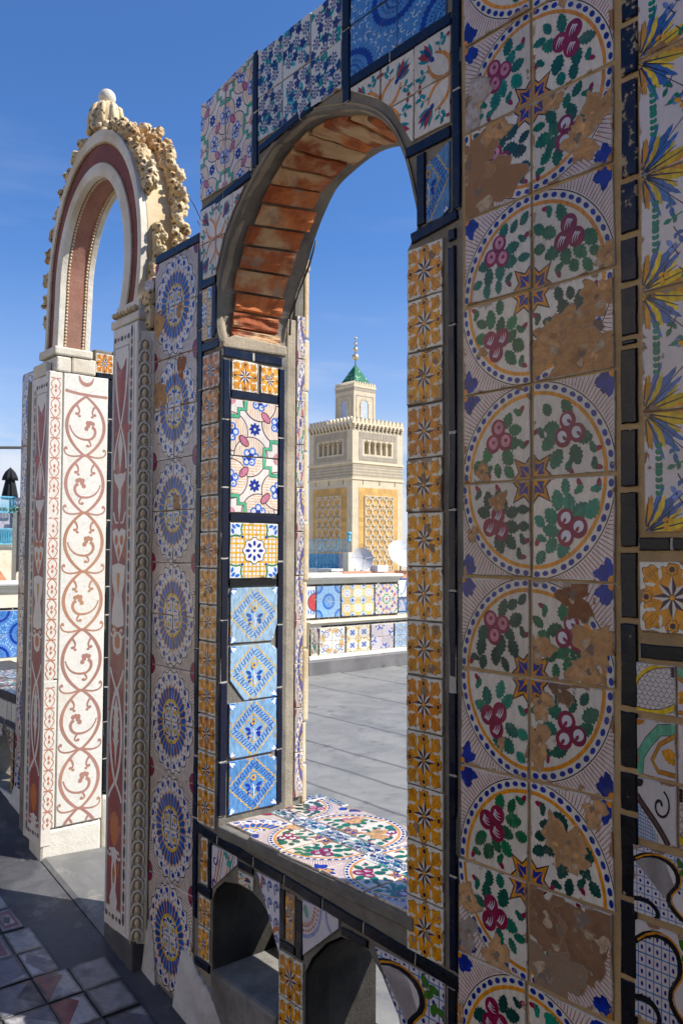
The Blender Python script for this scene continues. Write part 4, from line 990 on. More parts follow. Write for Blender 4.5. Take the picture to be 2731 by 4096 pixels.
for j in range(len(ZR)-1):
    v1, v0 = ZR[j], ZR[j+1]; zc = (v0+v1)/2; lean = .017*(zc-.25) if zc < .3 else .006*(zc-.3)
    up = (j % 2 == 0)                          # upper half of a medallion
    for c in range(2):
        rot = {(True, 0): 1, (True, 1): 0, (False, 0): 2, (False, 1): 3}[(up, c)]
        k = (j*5+c*7+j//2) % 14; a = ROSE_A[k]; key = ('rose', k)
        if (c, j) in ch: a = chipped(a, *[(b if rot == 0 else b) for b in ch[(c, j)]]); key = ('rose', k, c, j)
        if (c, j) in ch:                       # chips are given as seen on the wall: draw the motif first, unrotated blobs after
            a2 = Art(ROSE_A[k].base); cs, sn = [(1, 0), (0, 1), (-1, 0), (0, -1)][rot]
            a2.merge(ROSE_A[k], lambda p: (.5+(p[0]-.5)*cs-(p[1]-.5)*sn, .5+(p[0]-.5)*sn+(p[1]-.5)*cs))
            for b in ch[(c, j)]: a2.blob(*b[:4], col=(b[4] if len(b) > 4 else lin((198, 152, 102))), n=48)
            a, rot = a2, 0
        u = ((-1.281, -1.096), (-1.089, -.897))[c]; g = .004+.002*((j*5+c) % 3)
        tile(wall, 'rose_tile', WF, a, key, u[0]+lean, v0+g/2, u[1]+lean, v1-g/2, rot=rot, wear=.28 if (c, j) in ch else .12, jit=1.5)
# ---- broken black strip, then the outermost columns
z = 1.56; rgx = random.Random(9); lens = [.06, .075, .155, .045, .2, .11, .2, .11, .095, .105, .015, .155, .12, .115, .135, .165, .115, .08, .16, .145, .14, .19, .2]
i = 0
for L in lens:
    bar(wall, WF, -.866+.013*(z-.4)-.017, z-L+.007, -.866+.013*(z-.4)+.017, z, 1., BLACK if z < .2 else NAVY, wear=.75 if (z > .7) else .25); z -= L
for c in range(3):
    for j in range(8):
        v0 = .031+.2275*j
        tile(wall, 'leaf_tile', WF, LEAF_A[(c+j) % 2], ('leaf', (c+j) % 2), -.836+.228*c, v0+.003, -.836+.228*(c+1)-.005, v0+.2245, wear=.3 if j != 1 else .5, jit=1.6)
    bar(wall, WF, -.852+.228*c, .002, -.628+.228*c, .026, .075, BLACK, wear=.4)
for c in range(5):
    tile(wall, 'star_tile', WF, STAR_A[(c*3+4) % 10], ('starX', (c*3+4) % 10), -.848+.134*c, -.148, -.848+.134*c+.13, -.018, rot=c % 4, wear=.3)
bar(wall, WF, -.852, -.185, -.17, -.184, .14, BLACK, width=.026)
SC, RI, SW = art_scales(), art_ribbon(), art_swirl(); GS = [art_gridscroll(0), art_gridscroll(1)]
for c in range(4):
    u = -.858+.082*c if c < 2 else -.858+.164+.09*(c-2)
    for k, (a, n, v1, v0) in enumerate(((SC, 'scale_tile', -.207, -.297), (RI, 'ribbon_tile', -.311, -.414), (SW, 'swirl_tile', -.421, -.532))):
        a = a if c % 2 == 0 else (RI, SW, SC)[k]
        tile(wall, n, WF, a, (n, c % 2), u, v0, u+.077, v1, wear=.2, flip=bool(c % 2))
for c in range(3):
    for j, (v1, v0) in enumerate(((-.545, -.668), (-.684, -.86), (-.872, -1.03), (-1.04, -1.2))):
        tile(wall, 'scroll_tile', WF, GS[(c+j) % 2], ('gs', (c+j) % 2), -.868+.125*c, v0, -.868+.125*c+.121, v1, rot=(2*c) % 4, wear=.45, jit=1.5)
# ---- window jamb
bar(wall, JF, 1.452, .628, 1.692, .656, .15, NAVY); bar(wall, JF, 1.454, -.845, 1.480, .622, .2, NAVY, wear=.1); bar(wall, JF, 1.676, -.845, 1.699, .62, .2, NAVY, wear=.1)
tile(wall, 'star_tile', JF, STAR_A[4], ('starJ', 4), 1.487, .522, 1.588, .622, wear=.3); tile(wall, 'star_tile', JF, STAR_A[6], ('starJ', 6), 1.602, .524, 1.673, .618, wear=.5, clips=[(1, 0, 1.672)])
bar(wall, JF, 1.483, .496, 1.673, .520, .3)
tile(wall, 'loop_tile', JF, LOOP_A, 'loopJ', 1.484, .309, 1.673, .492, wear=.1); tile(wall, 'loop_tile', JF, LOOP_A, 'loopJ', 1.484, .122, 1.673, .305, rot=1, wear=.1)
bar(wall, JF, 1.483, .092, 1.695, .118, .19)
tile(wall, 'grid_tile', JF, GRID_A, 'gridJ', 1.484, -.092, 1.673, .088, wear=.1, clips=[(1, -1, 1.673+.075)])
bar(wall, JF, 1.484, -.118, 1.673, -.096, .13, BLACK)
for i, (v1, v0, u0) in enumerate(((-.123, -.300, 1.489), (-.31, -.488, 1.492), (-.492, -.668, 1.489), (-.676, -.845, 1.490))):
    cl = [[(-1, .5, -1.5+.5*-.138+.012), (1, -.35, 1.672+.35*.255)], [(-1, -.8, -1.5+.8*.43), (.9, 1.2, .9*1.668-1.2*.325)], [(1, -1, 1.672+.66), (-1, -1, -1.487+.655)], [(.6, 1, .6*1.66-.69+.01)]][i]
    tile(wall, 'meander_tile', JF, MEAN_A[i], ('mean', i), u0, v0, 1.676, v1, clips=cl, wear=.25)
# ---- arch soffit: brick lining between two mortar lips
def arcpt(t, d):
    n = len(cF)-1; f = max(0, min(.9999, t))*n; i = int(f); q = f-i
    a = Vector(cF[i]).lerp(Vector(cF[i+1]), q); b = Vector(cB[i]).lerp(Vector(cB[i+1]), q); p = a.lerp(b, d)
    return Vector((p.x, YW+.004+(YB-YW-.004)*d, p.y))
def arcn(t, d):
    a = arcpt(t+.012, d)-arcpt(t-.012, d); b = arcpt(t, min(1, d+.05))-arcpt(t, max(0, d-.05))
    n = a.cross(b).normalized(); C = Vector((-1.9, 1.58, .6))
    return n if n.dot(C-arcpt(t, d)) > 0 else -n
tb = [.03, .065, .105, .15, .20, .25, .292, .334, .376, .418, .46, .505, .55, .60, .655, .71]
rgx = random.Random(21)
for k in range(len(tb)-1):
    t0, t1 = tb[k]+.003, tb[k+1]-.0025; d0, d1 = .21+rgx.uniform(-.03, .03), .86+rgx.uniform(-.04, .05); N = 8; mb = MB(); th = .011+rgx.uniform(0, .008)
    for i in range(N+1):
        for j in range(N+1):
            t = t0+(t1-t0)*i/N; d = d0+(d1-d0)*j/N; e = 1 if 0 < i < N and 0 < j < N else 0
            ww = .009*noise.noise(Vector((k*3.1+i*.41, j*.43, 1.7))); p = arcpt(t, d)+arcn(t, d)*(th*(1 if e else .82)+ww)
            mb.v.append(tuple(p)); mb.c.append((.5, .2, .1, 1))
    for i in range(N):
        for j in range(N):
            a = i*(N+1)+j; mb.f.append((a, a+1, a+N+2, a+N+1))
    rim = [i*(N+1) for i in range(N+1)]+[N*(N+1)+j for j in range(1, N+1)]+[i*(N+1)+N for i in range(N-1, -1, -1)]+[j for j in range(N-1, 0, -1)]
    b0 = len(mb.v)
    for q in rim:
        i, j = divmod(q, N+1); t = t0+(t1-t0)*i/N; d = d0+(d1-d0)*j/N; mb.v.append(tuple(arcpt(t, d)-arcn(t, d)*.01)); mb.c.append((.5, .2, .1, 1))
    for q in range(len(rim)):
        r2 = (q+1) % len(rim); mb.f.append((rim[q], rim[r2], b0+r2, b0+q))
    mb.build('brick', BRK, wall)
# rough mortar lips on both sides of the bricks
for nm, (da, db_), M_ in (('mortar_lip', (-.012, .18), LIPM), ('mortar_lip', (.90, 1.0), LIPM)):
    mb = MB(); NT_, ND = 70, 5
    for i in range(NT_+1):
        for j in range(ND+1):
            t = .03+.94*i/NT_; d = da+(db_-da)*j/ND; q = math.sin(math.pi*j/ND)
            mb.v.append(tuple(arcpt(t, d)+arcn(t, d)*(-.012+q*(.014+.012*noise.noise(Vector((i*.23, j*.5, da*9))))*(1 if da < .5 else .5)))); mb.c.append((.5, .5, .5, 1))
    for i in range(NT_):
        for j in range(ND):
            a = i*(ND+1)+j; mb.f.append((a, a+1, a+ND+2, a+ND+1))
    mb.build(nm, M_, wall, smooth=True)
# hanging wire on the back of the arch
mb = MB(); mb.tube([(-2.166, 1.719, 1.03), (-2.207, 1.719, .95), (-2.262, 1.719, .875), (-2.305, 1.719, .80), (-2.31, 1.719, .74)], .004, 6); mb.build('wire', DKM, wall, smooth=True)
# sloping mortar ledge at the foot of the arch
mb = MB(); mb.prism([(YW+.002, .657), (1.71, .665), (1.71, .70), (YW+.05, .705), (YW+.002, .68)], -.05, .006, Matrix(((0, 0, 1, JX), (1, 0, 0, 0), (0, 1, 0, 0), (0, 0, 0, 1)))); mb.build('mortar_ledge', LIPM, wall, bevel=.006)
# ---- sill
mb = MB(); mb.prism([(-2.31, 1.447), (-1.44, 1.447), (-1.44, 1.905), (-2.33, 1.905), (-2.36, 1.80)], -.905, SILL-.006); sillo = mb.build('sill', GREYM, wall, bevel=.008)
SF = Frame((0, 0, SILL), (1, 0, 0), (0, 1, 0))
stile = lambda *a, **k: tile(sillo, *a, **k)
stile('sunburst_tile', SF, SUN_A[0], ('sunS', 0), -2.30, 1.478, -2.160, 1.64, rot=1, wear=.3)
c1 = (-1.986, 1.632)
stile('rose_tile', SF, chipped(ROSE_A[0], (.85, .1, .12, 3)), ('roseS', 0), -2.157, 1.456, -1.988, 1.628, rot=2, wear=.2, clips=[(-1, .8, 2.15+.8*1.63), (-1, -.9, 2.157-.9*1.478)])
stile('rose_tile', SF, ROSE_A[1], ('roseS', 1), -1.984, 1.456, -1.806, 1.628, rot=3, wear=.15)
stile('rose_tile', SF, chipped(ROSE_A[4], (.9, .95, .08, 2)), ('roseS', 4), -1.800, 1.456, -1.625, 1.60, rot=2, wear=.25)
stile('rose_tile', SF, ROSE_A[3], ('roseS', 3), -1.621, 1.456, -1.448, 1.60, rot=3, wear=.2)
for i, (u0, u1, v0, v1) in enumerate(((-2.30, -2.19, 1.645, 1.703), (-2.187, -2.05, 1.634, 1.703), (-2.047, -1.93, 1.632, 1.701), (-1.927, -1.804, 1.632, 1.701), (-1.801, -1.65, 1.604, 1.673), (-1.647, -1.50, 1.604, 1.673), (-1.497, -1.447, 1.604, 1.673))):
    stile('floral_tile', SF, FLOR_A[(i*2) % 6], ('florS', i), u0, v0, u1, v1, rot=i % 4, wear=.2)
stile('rose_tile', SF, ROSE_A[2], ('roseB', 2), -2.31, 1.707, -2.155, 1.868, rot=0, wear=.15); stile('rose_tile', SF, chipped(ROSE_A[5], (.5, .4, .14, 4)), ('roseB', 5), -2.151, 1.706, -1.985, 1.885, rot=1, wear=.2)
stile('rose_tile', SF, chipped(ROSE_A[0], (.4, .35, .2, 9)), ('roseB', 0), -1.982, 1.704, -1.806, 1.885, rot=0, wear=.2); stile('rose_tile', SF, ROSE_A[1], ('roseB', 1), -1.803, 1.676, -1.629, 1.885, rot=1, wear=.2); stile('rose_tile', SF, ROSE_A[4], ('roseB', 4), -1.626, 1.676, -1.45, 1.885, rot=0)
stile('floral_tile', SF, FLOR_A[4], ('florB', 4), -2.36, 1.80, -2.314, 1.898, wear=.2); stile('floral_tile', SF, FLOR_A[1], ('florB', 1), -2.31, 1.871, -2.20, 1.90, wear=.2)
# ---- below the sill
bar(wall, WF, -2.451, -.908, -1.30, -.972, .17, BLACK, width=.029)
bar(wall, WF, -2.367, -1.088, -2.348, -.932, .3, BLACK); bar(wall, WF, -2.43, -1.110, -2.345, -1.082, .3, BLACK, width=None); bar(wall, WF, -2.446, -1.342, -2.350, -1.318, .3, BLACK)
tile(wall, 'star_tile', WF, STAR_A[3], 'sp1', -2.47, -1.074, -2.371, -.928, clips=[(-1, 0, 2.412)], wear=.7)
tile(wall, 'star_tile', WF, STAR_A[2], 'sp2', -2.418, -1.207, -2.352, -1.117, wear=.2, clips=[(1, 0, -2.353)]); tile(wall, 'star_tile', WF, STAR_A[7], 'sp3', -2.418, -1.308, -2.352, -1.211, wear=.2, clips=[(1, 0, -2.353)])
tile(wall, 'stripe_tile', WF, art_stripe(), 'stripe', -2.345, -1.10, -2.20, -.938, clips=[(.62, -.80, .62*-2.28+.80*1.030-.006)], wear=.15)
tile(wall, 'tulip_tile', WF, TULIP_A, 'tulS', -2.192, -1.012, -2.112, -.975, wear=.1); bar(wall, WF, -2.196, -.968, -2.113, -.948, .2, BLACK)
ARB = [art_arabesque(0), art_arabesque(1)]
tile(wall, 'arabesque_tile', WF, ARB[0], 'arb0', -2.108, -1.14, -1.980, -.95, clips=[(-.86, -.5, .86*2.05+.5*1.052-.012)], wear=.1)
bar(wall, WF, -1.978, -1.098, -1.952, -.962, .3, BLACK); bar(wall, WF, -1.902, -1.13, -1.874, -.968, .3, BLACK); bar(wall, WF, -1.978, -1.126, -1.906, -1.104, .3, BLACK)
tile(wall, 'star_tile', WF, STAR_A[1], 'sp4', -1.949, -1.098, -1.907, -.962, wear=1.2)
tile(wall, 'arabesque_tile', WF, ARB[1], 'arb1', -1.872, -1.14, -1.718, -.962, clips=[(.62, -.78, .62*-1.775+.78*1.045-.008)], wear=.15)
bar(wall, WF, -1.712, -1.0, -1.605, -.980, .3, BLACK)
for i, v1 in enumerate((-1.134, -1.258, -1.382, -1.506)): tile(wall, 'star_tile', WF, STAR_A[(4, 7, 2, 0)[i]], ('pier', i), -1.980, v1-.121, -1.871, v1, rot=i, wear=.1)
tile(wall, 'scroll_tile', WF, GS[0], 'gsL', -1.60, -1.20, -1.345, -.985, clips=[(-.8, -.5, .8*1.53+.5*1.085-.012)], wear=.2)
tile(wall, 'scroll_tile', WF, art_swirl(), 'gsL2', -1.49, -1.42, -1.345, -1.204, wear=.2)
bar(wall, WF, -1.338, -1.5, -1.312, -.985, .18, BLACK)
for i in range(4): tile(wall, 'star_tile', WF, STAR_A[(5, 8, 1, 6)[i]], ('low', i), -1.305, -1.10-.105*i, -1.289, -1.0-.105*i, wear=.9)
# ---- white plaster skirting at the foot
def skirt(P, y0, flare=.012):
    Q = []
    for i in range(len(P)):
        a, b = P[i], P[(i+1) % len(P)]
        for k in range(5):
            t = k/5; e = .006 if k else .003; Q.append((a[0]+(b[0]-a[0])*t+e*noise.noise(Vector((i*1.7+k, 3.3, 1))), a[1]+(b[1]-a[1])*t+e*2*noise.noise(Vector((i*1.3+k*.8, 7.1, 2)))))
    P = Q
    mb = MB(); M_ = Matrix(((1, 0, 0, 0), (0, 0, -1, 0), (0, 1, 0, 0), (0, 0, 0, 1)))
    i = len(mb.v); zt = max(p[1] for p in P); zb = min(p[1] for p in P); n = len(P)
    for x, z_ in P: mb.v.append((x, y0+.02, z_)); mb.c.append((1, 1, 1, 1))
    for x, z_ in P: mb.v.append((x, y0-.0035-flare*((zt-z_)/(zt-zb))**2, z_)); mb.c.append((1, 1, 1, 1))
    for k in range(n): mb.f.append((k, (k+1) % n, n+(k+1) % n, n+k))
    mb.f.append(tuple(n+k for k in range(n))); mb.f.append(tuple(reversed(range(n))))
    return mb
skirt([(-2.80, -1.55), (-2.68, -1.55), (-2.695, -1.47), (-2.71, -1.40), (-2.722, -1.34), (-2.735, -1.305), (-2.752, -1.30), (-2.768, -1.35), (-2.785, -1.44)], YW).build('plaster_patch', PLAST, wall, bevel=.006)
skirt([(-2.585, -1.62), (-2.20, -1.62), (-2.22, -1.52), (-2.29, -1.445), (-2.34, -1.398), (-2.40, -1.372), (-2.45, -1.337), (-2.50, -1.318), (-2.525, -1.325), (-2.545, -1.40), (-2.56, -1.48)], YW).build('plaster_patch', PLAST, wall, bevel=.006)
skirt([(-2.25, -1.75), (-1.2, -1.75), (-1.25, -1.56), (-1.7, -1.50), (-2.0, -1.45), (-2.2, -1.44)], YW).build('plaster_patch', PLAST, wall, bevel=.006)

# ------------------------------------------------------------------ the marble doorway
portal = empty('marble_doorway', (-3.33, 1.55, -1.40), 'white marble doorway with red inlaid pilasters and a horseshoe arch crowned by a ball finial', 'doorway')
YP = 1.40; PFR = Frame((0, YP, 0), (1, 0, 0), (0, 0, 1)); PX = -3.655; PJ = Frame((PX, 0, 0), (0, 1, 0), (0, 0, 1))
PCX = -3.33
mb = MB(); mb.box(-3.008, YP+.048, -1.7, -2.778, 1.715, .80); mb.build('pillar_core', GREYM, portal)
mb = MB(); mb.box(-3.99, YP+.03, -1.6, PX-.05, 1.715, .79); mb.build('pillar_core', GREYM, portal)
def metric(A, w_, h_):
    A.f = [([(x/w_, y/h_) for x, y in pts], c, k, r_) for pts, c, k, r_ in A.f]; return A
LM = lin((224, 216, 204)); RM = INRED; OM = lin((196, 112, 52)); RM2 = lin((176, 96, 84))
def bead_col(A, x, y0, y1, per=.079, s_=1.):
    y = y0; k = 0
    while y < y1:
        A.el(x, y, .0085*s_, .024*s_, lin((66, 66, 74)), 0, 14); A.el(x, y+per/2, .0075*s_, .0125*s_, RM, 0, 12); y += per
def arabesque_panel(W_, H_, xo):
    """white marble pilaster face: red field cut by white arabesques, a row of beads beside it"""
    A = Art(LM); cx = xo+.066; hw = .056
    A.poly([(cx-hw-.004, .075), (cx+hw+.004, .075), (cx+hw+.004, H_-.075), (cx-hw-.004, H_-.075)], lin((150, 138, 132)))
    A.poly([(cx-hw, .08), (cx+hw, .08), (cx+hw, H_-.08), (cx-hw, H_-.08)], RM)
    rg = random.Random(5)
    for i in range(46): A.blob(cx+rg.uniform(-hw*.8, hw*.8), rg.uniform(.1, H_-.1), rg.uniform(.008, .026), i, jit((RM2, INRED, OM, lin((176, 70, 44)))[i % 4], rg, .2), 0.)
    def sy(pts, w0, w1=None, col=LM):
        for s_ in (-1, 1): A.st([(cx+s_*x, y) for x, y in pts], w0, col, w1)
    def sp(pts, col=LM): A.poly([(cx+x, y) for x, y in pts]+[(cx-x, y) for x, y in reversed(pts)], col)
    y = H_-.08
    sp([(.0, y-.085), (.02, y-.07), (.03, y-.05), (.05, y-.04), (.056, y), (.0, y)]); sy(bez((.05, y-.02), (.05, y-.1), (.04, y-.2), (.004, y-.29), 12), .016, .01)
    sp([(.003, y-.12), (.028, y-.1), (.02, y-.19), (.0, y-.24)], lin((164, 62, 44))); sy(bez((.0, y-.29), (.02, y-.34), (.05, y-.38), (.05, y-.46), 10), .01, .014)
    sp([(.0, y-.47), (.012, y-.42), (.02, y-.37), (.006, y-.33), (.0, y-.32)]); sp([(.0, y-.56), (.014, y-.53), (.044, y-.50), (.05, y-.47), (.03, y-.478), (.0, y-.475)])
    sp([(.0, y-.66), (.012, y-.6), (.01, y-.55), (.0, y-.55)]); sy([(.05, y-.62), (.03, y-.66), (.008, y-.66)], .012, .006)
    y -= .68
    sp([(.0, y-.13), (.026, y-.09), (.05, y-.04), (.054, y-.01), (.02, y-.0), (.0, y-.015)]); A.el(cx-.022, y-.045, .014, .02, OM); A.el(cx+.022, y-.045, .014, .02, OM); sp([(.0, y-.12), (.012, y-.085), (.0, y-.06)], OM)
    sp([(.0, y-.13), (.054, y-.14), (.05, y-.2), (.03, y-.25), (.048, y-.31), (.05, y-.36), (.0, y-.37)]); sp([(.0, y-.26), (.012, y-.2), (.014, y-.17), (.0, y-.165)], lin((206, 150, 70)))
    for s_ in (-1, 1): A.st([(cx+s_*p, q) for p, q in spiral(.034, y-.385, .004, .022, 0, 6, 14)], .009, LM)
    sp([(.0, y-.47), (.03, y-.46), (.042, y-.42), (.03, y-.39), (.0, y-.385)]); sp([(.0, y-.45), (.02, y-.44), (.022, y-.41), (.0, y-.39)], OM)
    y -= .52
    sy(bez((.054, y), (.04, y-.04), (.01, y-.06), (.0, y-.1), 8), .013); sy(bez((.0, y-.07), (.06, y-.17), (.062, y-.31), (.0, y-.42), 14), .016); sy(bez((.0, y-.41), (.02, y-.44), (.045, y-.45), (.054, y-.48), 6), .013)
    sp([(.0, y-.37), (.008, y-.31), (.016, y-.26), (.02, y-.2), (.012, y-.14), (.0, y-.1)])
    for k in range(4): sp([(.0, y-.15-.04*k), (.028, y-.135-.04*k), (.01, y-.17-.04*k)])
    y -= .50
    sp([(.0, y-.02), (.03, y-.04), (.034, y-.09), (.02, y-.13), (.0, y-.15)], OM)
    for s_ in (-1, 1): A.st([(cx+s_*p, q) for p, q in spiral(.034, y-.17, .003, .02, 0, 6, 14)], .009, LM)
    sp([(.0, y-.40), (.02, y-.38), (.032, y-.34), (.016, y-.3), (.022, y-.25), (.016, y-.2), (.03, y-.16), (.0, y-.15)]); sp([(.006, y-.28), (.012, y-.24), (.0, y-.2)], OM)
    y -= .42; sp([(.0, y-.24), (.012, y-.2), (.006, y-.16), (.018, y-.12), (.008, y-.08), (.014, y-.04), (.0, y)]); sy(bez((.05, y-.14), (.05, y-.2), (.02, y-.22), (.0, y-.26), 8), .014)
    sp([(.0, max(.1, y-.38)), (.026, max(.1, y-.36)), (.04, y-.31), (.03, y-.26), (.0, y-.25)])
    bead_col(A, xo+.148, .06, H_-.03)
    for q in (.045, H_-.045):
        for k in range(5):
            x = xo+.01+.028*k; A.el(x, q, (.012 if k % 2 == 0 else .008), (.010 if k % 2 == 0 else .008), lin((66, 66, 74)) if k % 2 == 0 else RM, 0, 10)
    A.st([(xo+.131, .04), (xo+.131, H_-.04)], .003, lin((168, 164, 160)))
    A.st([(xo-.0, .04), (xo-.0, H_-.04)], .003, lin((168, 164, 160))); A.st([(xo+.168, .02), (xo+.168, H_-.02)], .003, lin((168, 164, 160)))
    return metric(A, W_, H_)
def slabtile(name, fr, art, u0, v0, u1, v1, th=.04, mat=MAR, flip=False, bev=.004, parent=portal):
    me = tile_mesh(name, art, u1-u0, v1-v0, 0, (), th, bev, seed=3, side=LM, flip=flip)
    o = link(name, me, parent, mat, fr.at((u0+u1)/2, (v0+v1)/2, 0)); return o
slabtile('inlaid_panel', PFR, arabesque_panel(.204, 2.225, .012), -3.013, -1.385, -2.809, .84, .046)
slabtile('inlaid_panel', PFR, arabesque_panel(.204, 2.06, .012), -3.859, -1.285, -3.655, .775, .046, flip=True)
# egg-and-dart moulding on the chamfer beside the right-hand pilaster
cu = Vector((.034, .046, 0)); cl_ = cu.length; cu.normalize(); EF = Frame((-2.808, YP+.002, 0), tuple(cu), (0, 0, 1))
mb = MB(); mb.prism([(0, -1.395), (cl_+.006, -1.395), (cl_+.006, .80), (0, .80)], -.03, 0, EF.M); egg_bed = mb.build('moulding_bed', WST, portal)
mb = MB()
for a, b in ((.0005, .006), (cl_-.007, cl_+.004)): mb.prism([(a, -1.393), (b, -1.393), (b, .798), (a, .798)], 0.0005, .0045, EF.M)
mb.build('fillet', WST, portal, bevel=.0015)
egg = MB(); egg.ball((0, 0, 0), 1, 7, (.0105, .0155, .010)); egg_me = egg.mesh('egg', True)
shell = MB(); shell.tube([(-.0195, -.017, .003)]+[(.0195*math.cos(t), .0225*math.sin(t), .003) for t in [math.pi*(1-k/12) for k in range(13)]]+[(.0195, -.017, .003)], .0046, 6); sh_me = shell.mesh('egg_shell', True)
dart = MB(); dart.poly = None; dart.prism([(-.005, .007), (0, -.008), (.005, .007), (0, .01)], 0, .006); da_me = dart.mesh('dart')
n = 49
for k in range(n):
    z = -1.365+k*.0440
    link('egg', egg_me, portal, CREAM, EF.at(cl_/2, z, .002)); link('egg_shell', sh_me, portal, WST, EF.at(cl_/2, z, 0)); link('dart', da_me, portal, WST, EF.at(cl_/2, z-.021, 0))
mb = MB(); mb.box(-3.02, YP+.004, -1.66, -2.79, 1.5, -1.387); mb.build('plinth', FCEM, portal, bevel=.006)
# sunlit inner face of the left pillar: chain strip and scroll panel
def chain_art(W_, H_):
    A = Art(lin((222, 216, 202))); c = W_/2; col = lin((186, 120, 98)); y = H_-.03; p = .089
    while y > .02:
        for s_ in (-1, 1):
            A.st([(c+s_*x, y-q) for x, q in bez((0, 0), (.024, .016), (.024, .03), (.012, .044), 8)], .0042, col); A.st([(c+s_*x, y-q) for x, q in bez((.012, .044), (.028, .05), (.022, .07), (0, .089), 8)], .0042, col)
            A.el(c+s_*.013, y, .0095, .0032, col, 0, 8)
        A.drop(c, y-.046, H, .02, .0055, col); A.drop(c, y-.047, -H, .018, .0055, col); y -= p
    return metric(A, W_, H_)
slabtile('chain_strip', PJ, chain_art(.0615, 1.36), 1.4015, -.570, 1.463, .79); slabtile('chain_strip', PJ, chain_art(.0615, .64), 1.4015, -1.215, 1.463, -.575)
def scroll_art(W_, H_, z0):
    A = Art(lin((224, 219, 207))); c = W_*.5; col = INLAY; rg = random.Random(8); cz = [.69, .425, .165, -.10, -.36, -.63, -.89, -1.15, -1.40]
    A.st([(c-.036, .79-z0-.005)]+bez((c-.034, .785-z0), (c-.03, .735-z0), (c+.03, .735-z0), (c+.034, .785-z0), 10), lambda t: .003+.016*math.sin(math.pi*t), col)
    A.st([(c-.085, .71-z0), (c-.03, .703-z0), (c+.03, .70-z0), (c+.09, .70-z0)], .013, col); A.el(c-.09, .712-z0, .009, .008, col); A.el(c+.094, .70-z0, .009, .008, col)
    for k in range(8):
        a, b = cz[k]-z0, cz[k+1]-z0; m = (a+b)/2; cc = jit(col if k not in (2, 3) else lin((176, 126, 98)), rg, .06); d = 1 if k % 2 == 0 else -1
        for s_ in (-1, 1):
            A.st(bez((c, a+.004), (c+s_*.118, a-.075), (c+s_*.118, b+.075), (c, b-.004), 18), lambda t: .0105+.005*math.sin(math.pi*t), cc)
            # hooks outside each crossing, curls inside
            A.st(bez((c+s_*.006, b+.004), (c+s_*.05, b-.016), (c+s_*.1, b-.01), (c+s_*.098, b+.022), 9)+spiral(c+s_*.09, b+.022, .009, .004, 0 if s_ > 0 else math.pi, (3.4 if s_ > 0 else -.3), 6)[1:], .0085, cc, .005)
            A.el(c+s_*.09, b+.028, .0075, .0075, cc, 0, 8)
            A.st(bez((c+s_*.048, a-.036), (c+s_*.03, a-.05), (c+s_*.024, a-.075), (c+s_*.04, a-.084), 8), .011, cc, .006); A.el(c+s_*.042, a-.078, .009, .007, cc, 0, 8); A.el(c+s_*.03, a-.088, .007, .006, cc, 0, 8)
        A.st(bez((c-d*.075, m-.0), (c-d*.06, m-.06), (c-d*.01, m-.066), (c+d*.022, m-.058), 10)+bez((c+d*.022, m-.058), (c+d*.05, m-.045), (c+d*.055, m-.01), (c+d*.03, m-.0), 8)[1:], lambda t: .006+.009*t, cc)
        for x, y in ((.012, .004), (.022, .018), (.004, -.01), (.034, .014), (.01, .016)): A.el(c+d*x, m+y, .0105, .0105, cc, 0, 9)
        A.st(bez((c+d*.012, m-.06), (c+d*.03, m-.08), (c+d*.03, m-.09), (c+d*.012, m-.092), 7), .009, cc, .006); A.el(c+d*.01, m-.088, .008, .007, cc, 0, 8)
    return metric(A, W_, H_)
slabtile('scroll_panel', PJ, scroll_art(.213, 2.005, -1.215), 1.4665, -1.215, 1.6795, .79)
bar(portal, PJ, 1.682, -1.10, 1.712, .785, .16, BLACK, wear=.2)
mb = MB(); mb.box(-3.99, 1.7155, -1.5, PX-.012, 1.74, .93); mb.build('rear_facing', GREYM, portal)
tile(portal, 'star_tile', PJ, STAR_A[5], 'starP', 1.622, .815, 1.705, .905, d=-.01, wear=.3); bar(portal, PJ, 1.625, .792, 1.71, .808, .2, BLACK, d=-.006)
mb = MB(); mb.box(-3.88, 1.62, .80, PX-.025, 1.714, .925); mb.build('mortar_block', GREYM, portal, bevel=.006)
for (x0, y0, z0, x1, y1, z1) in ((-3.83, 1.432, .792, PX+.004, 1.50, .862), (-3.83, 1.503, .794, PX+.002, 1.618, .866), (-3.84, 1.42, .866, PX+.008, 1.60, .905), (-3.86, 1.402, .778, -3.70, 1.43, .84)):
    mb = MB(); mb.box(x0, y0, z0, x1, y1, z1); mb.build('impost_stone', WST, portal, bevel=.008)
for (x0, y0, z0, x1, y1, z1) in ((-3.035, 1.398, .843, -2.80, 1.60, .876), (-3.022, 1.41, .879, -2.82, 1.60, .903), (-3.045, 1.425, .905, -2.85, 1.60, .938)):
    mb = MB(); mb.box(x0, y0, z0, x1, y1, z1); mb.build('impost_stone', WST, portal, bevel=.007)
for k in range(7):
    mb = MB(); mb.ball((-3.005+.028*k, 1.402, .892), 1, 6, (.012, .012, .012)); mb.build('carved_leaf', CREAM, portal, smooth=True)
for (x0, z0, x1, z1) in ((-2.845, .81, -2.775, .90), (-2.85, .902, -2.78, .96)):
    mb = MB(); mb.box(x0, 1.43, z0, x1, 1.62, z1); mb.build('rough_stone', VINE, portal, bevel=.015)
tile(portal, 'sunburst_tile', WF, SUN_A[0], 'sunpiece', -2.85, .905, -2.778, 1.0, rot=0, d=.004, wear=.4)
for (y0, y1, z0, z1) in ((1.403, 1.682, -1.33, -1.219), (1.685, 1.72, -1.34, -1.12)):
    mb = MB(); mb.box(-3.80, y0, z0-.05, PX-.004, y1, z1); mb.build('base_stone', WST, portal, bevel=.014)
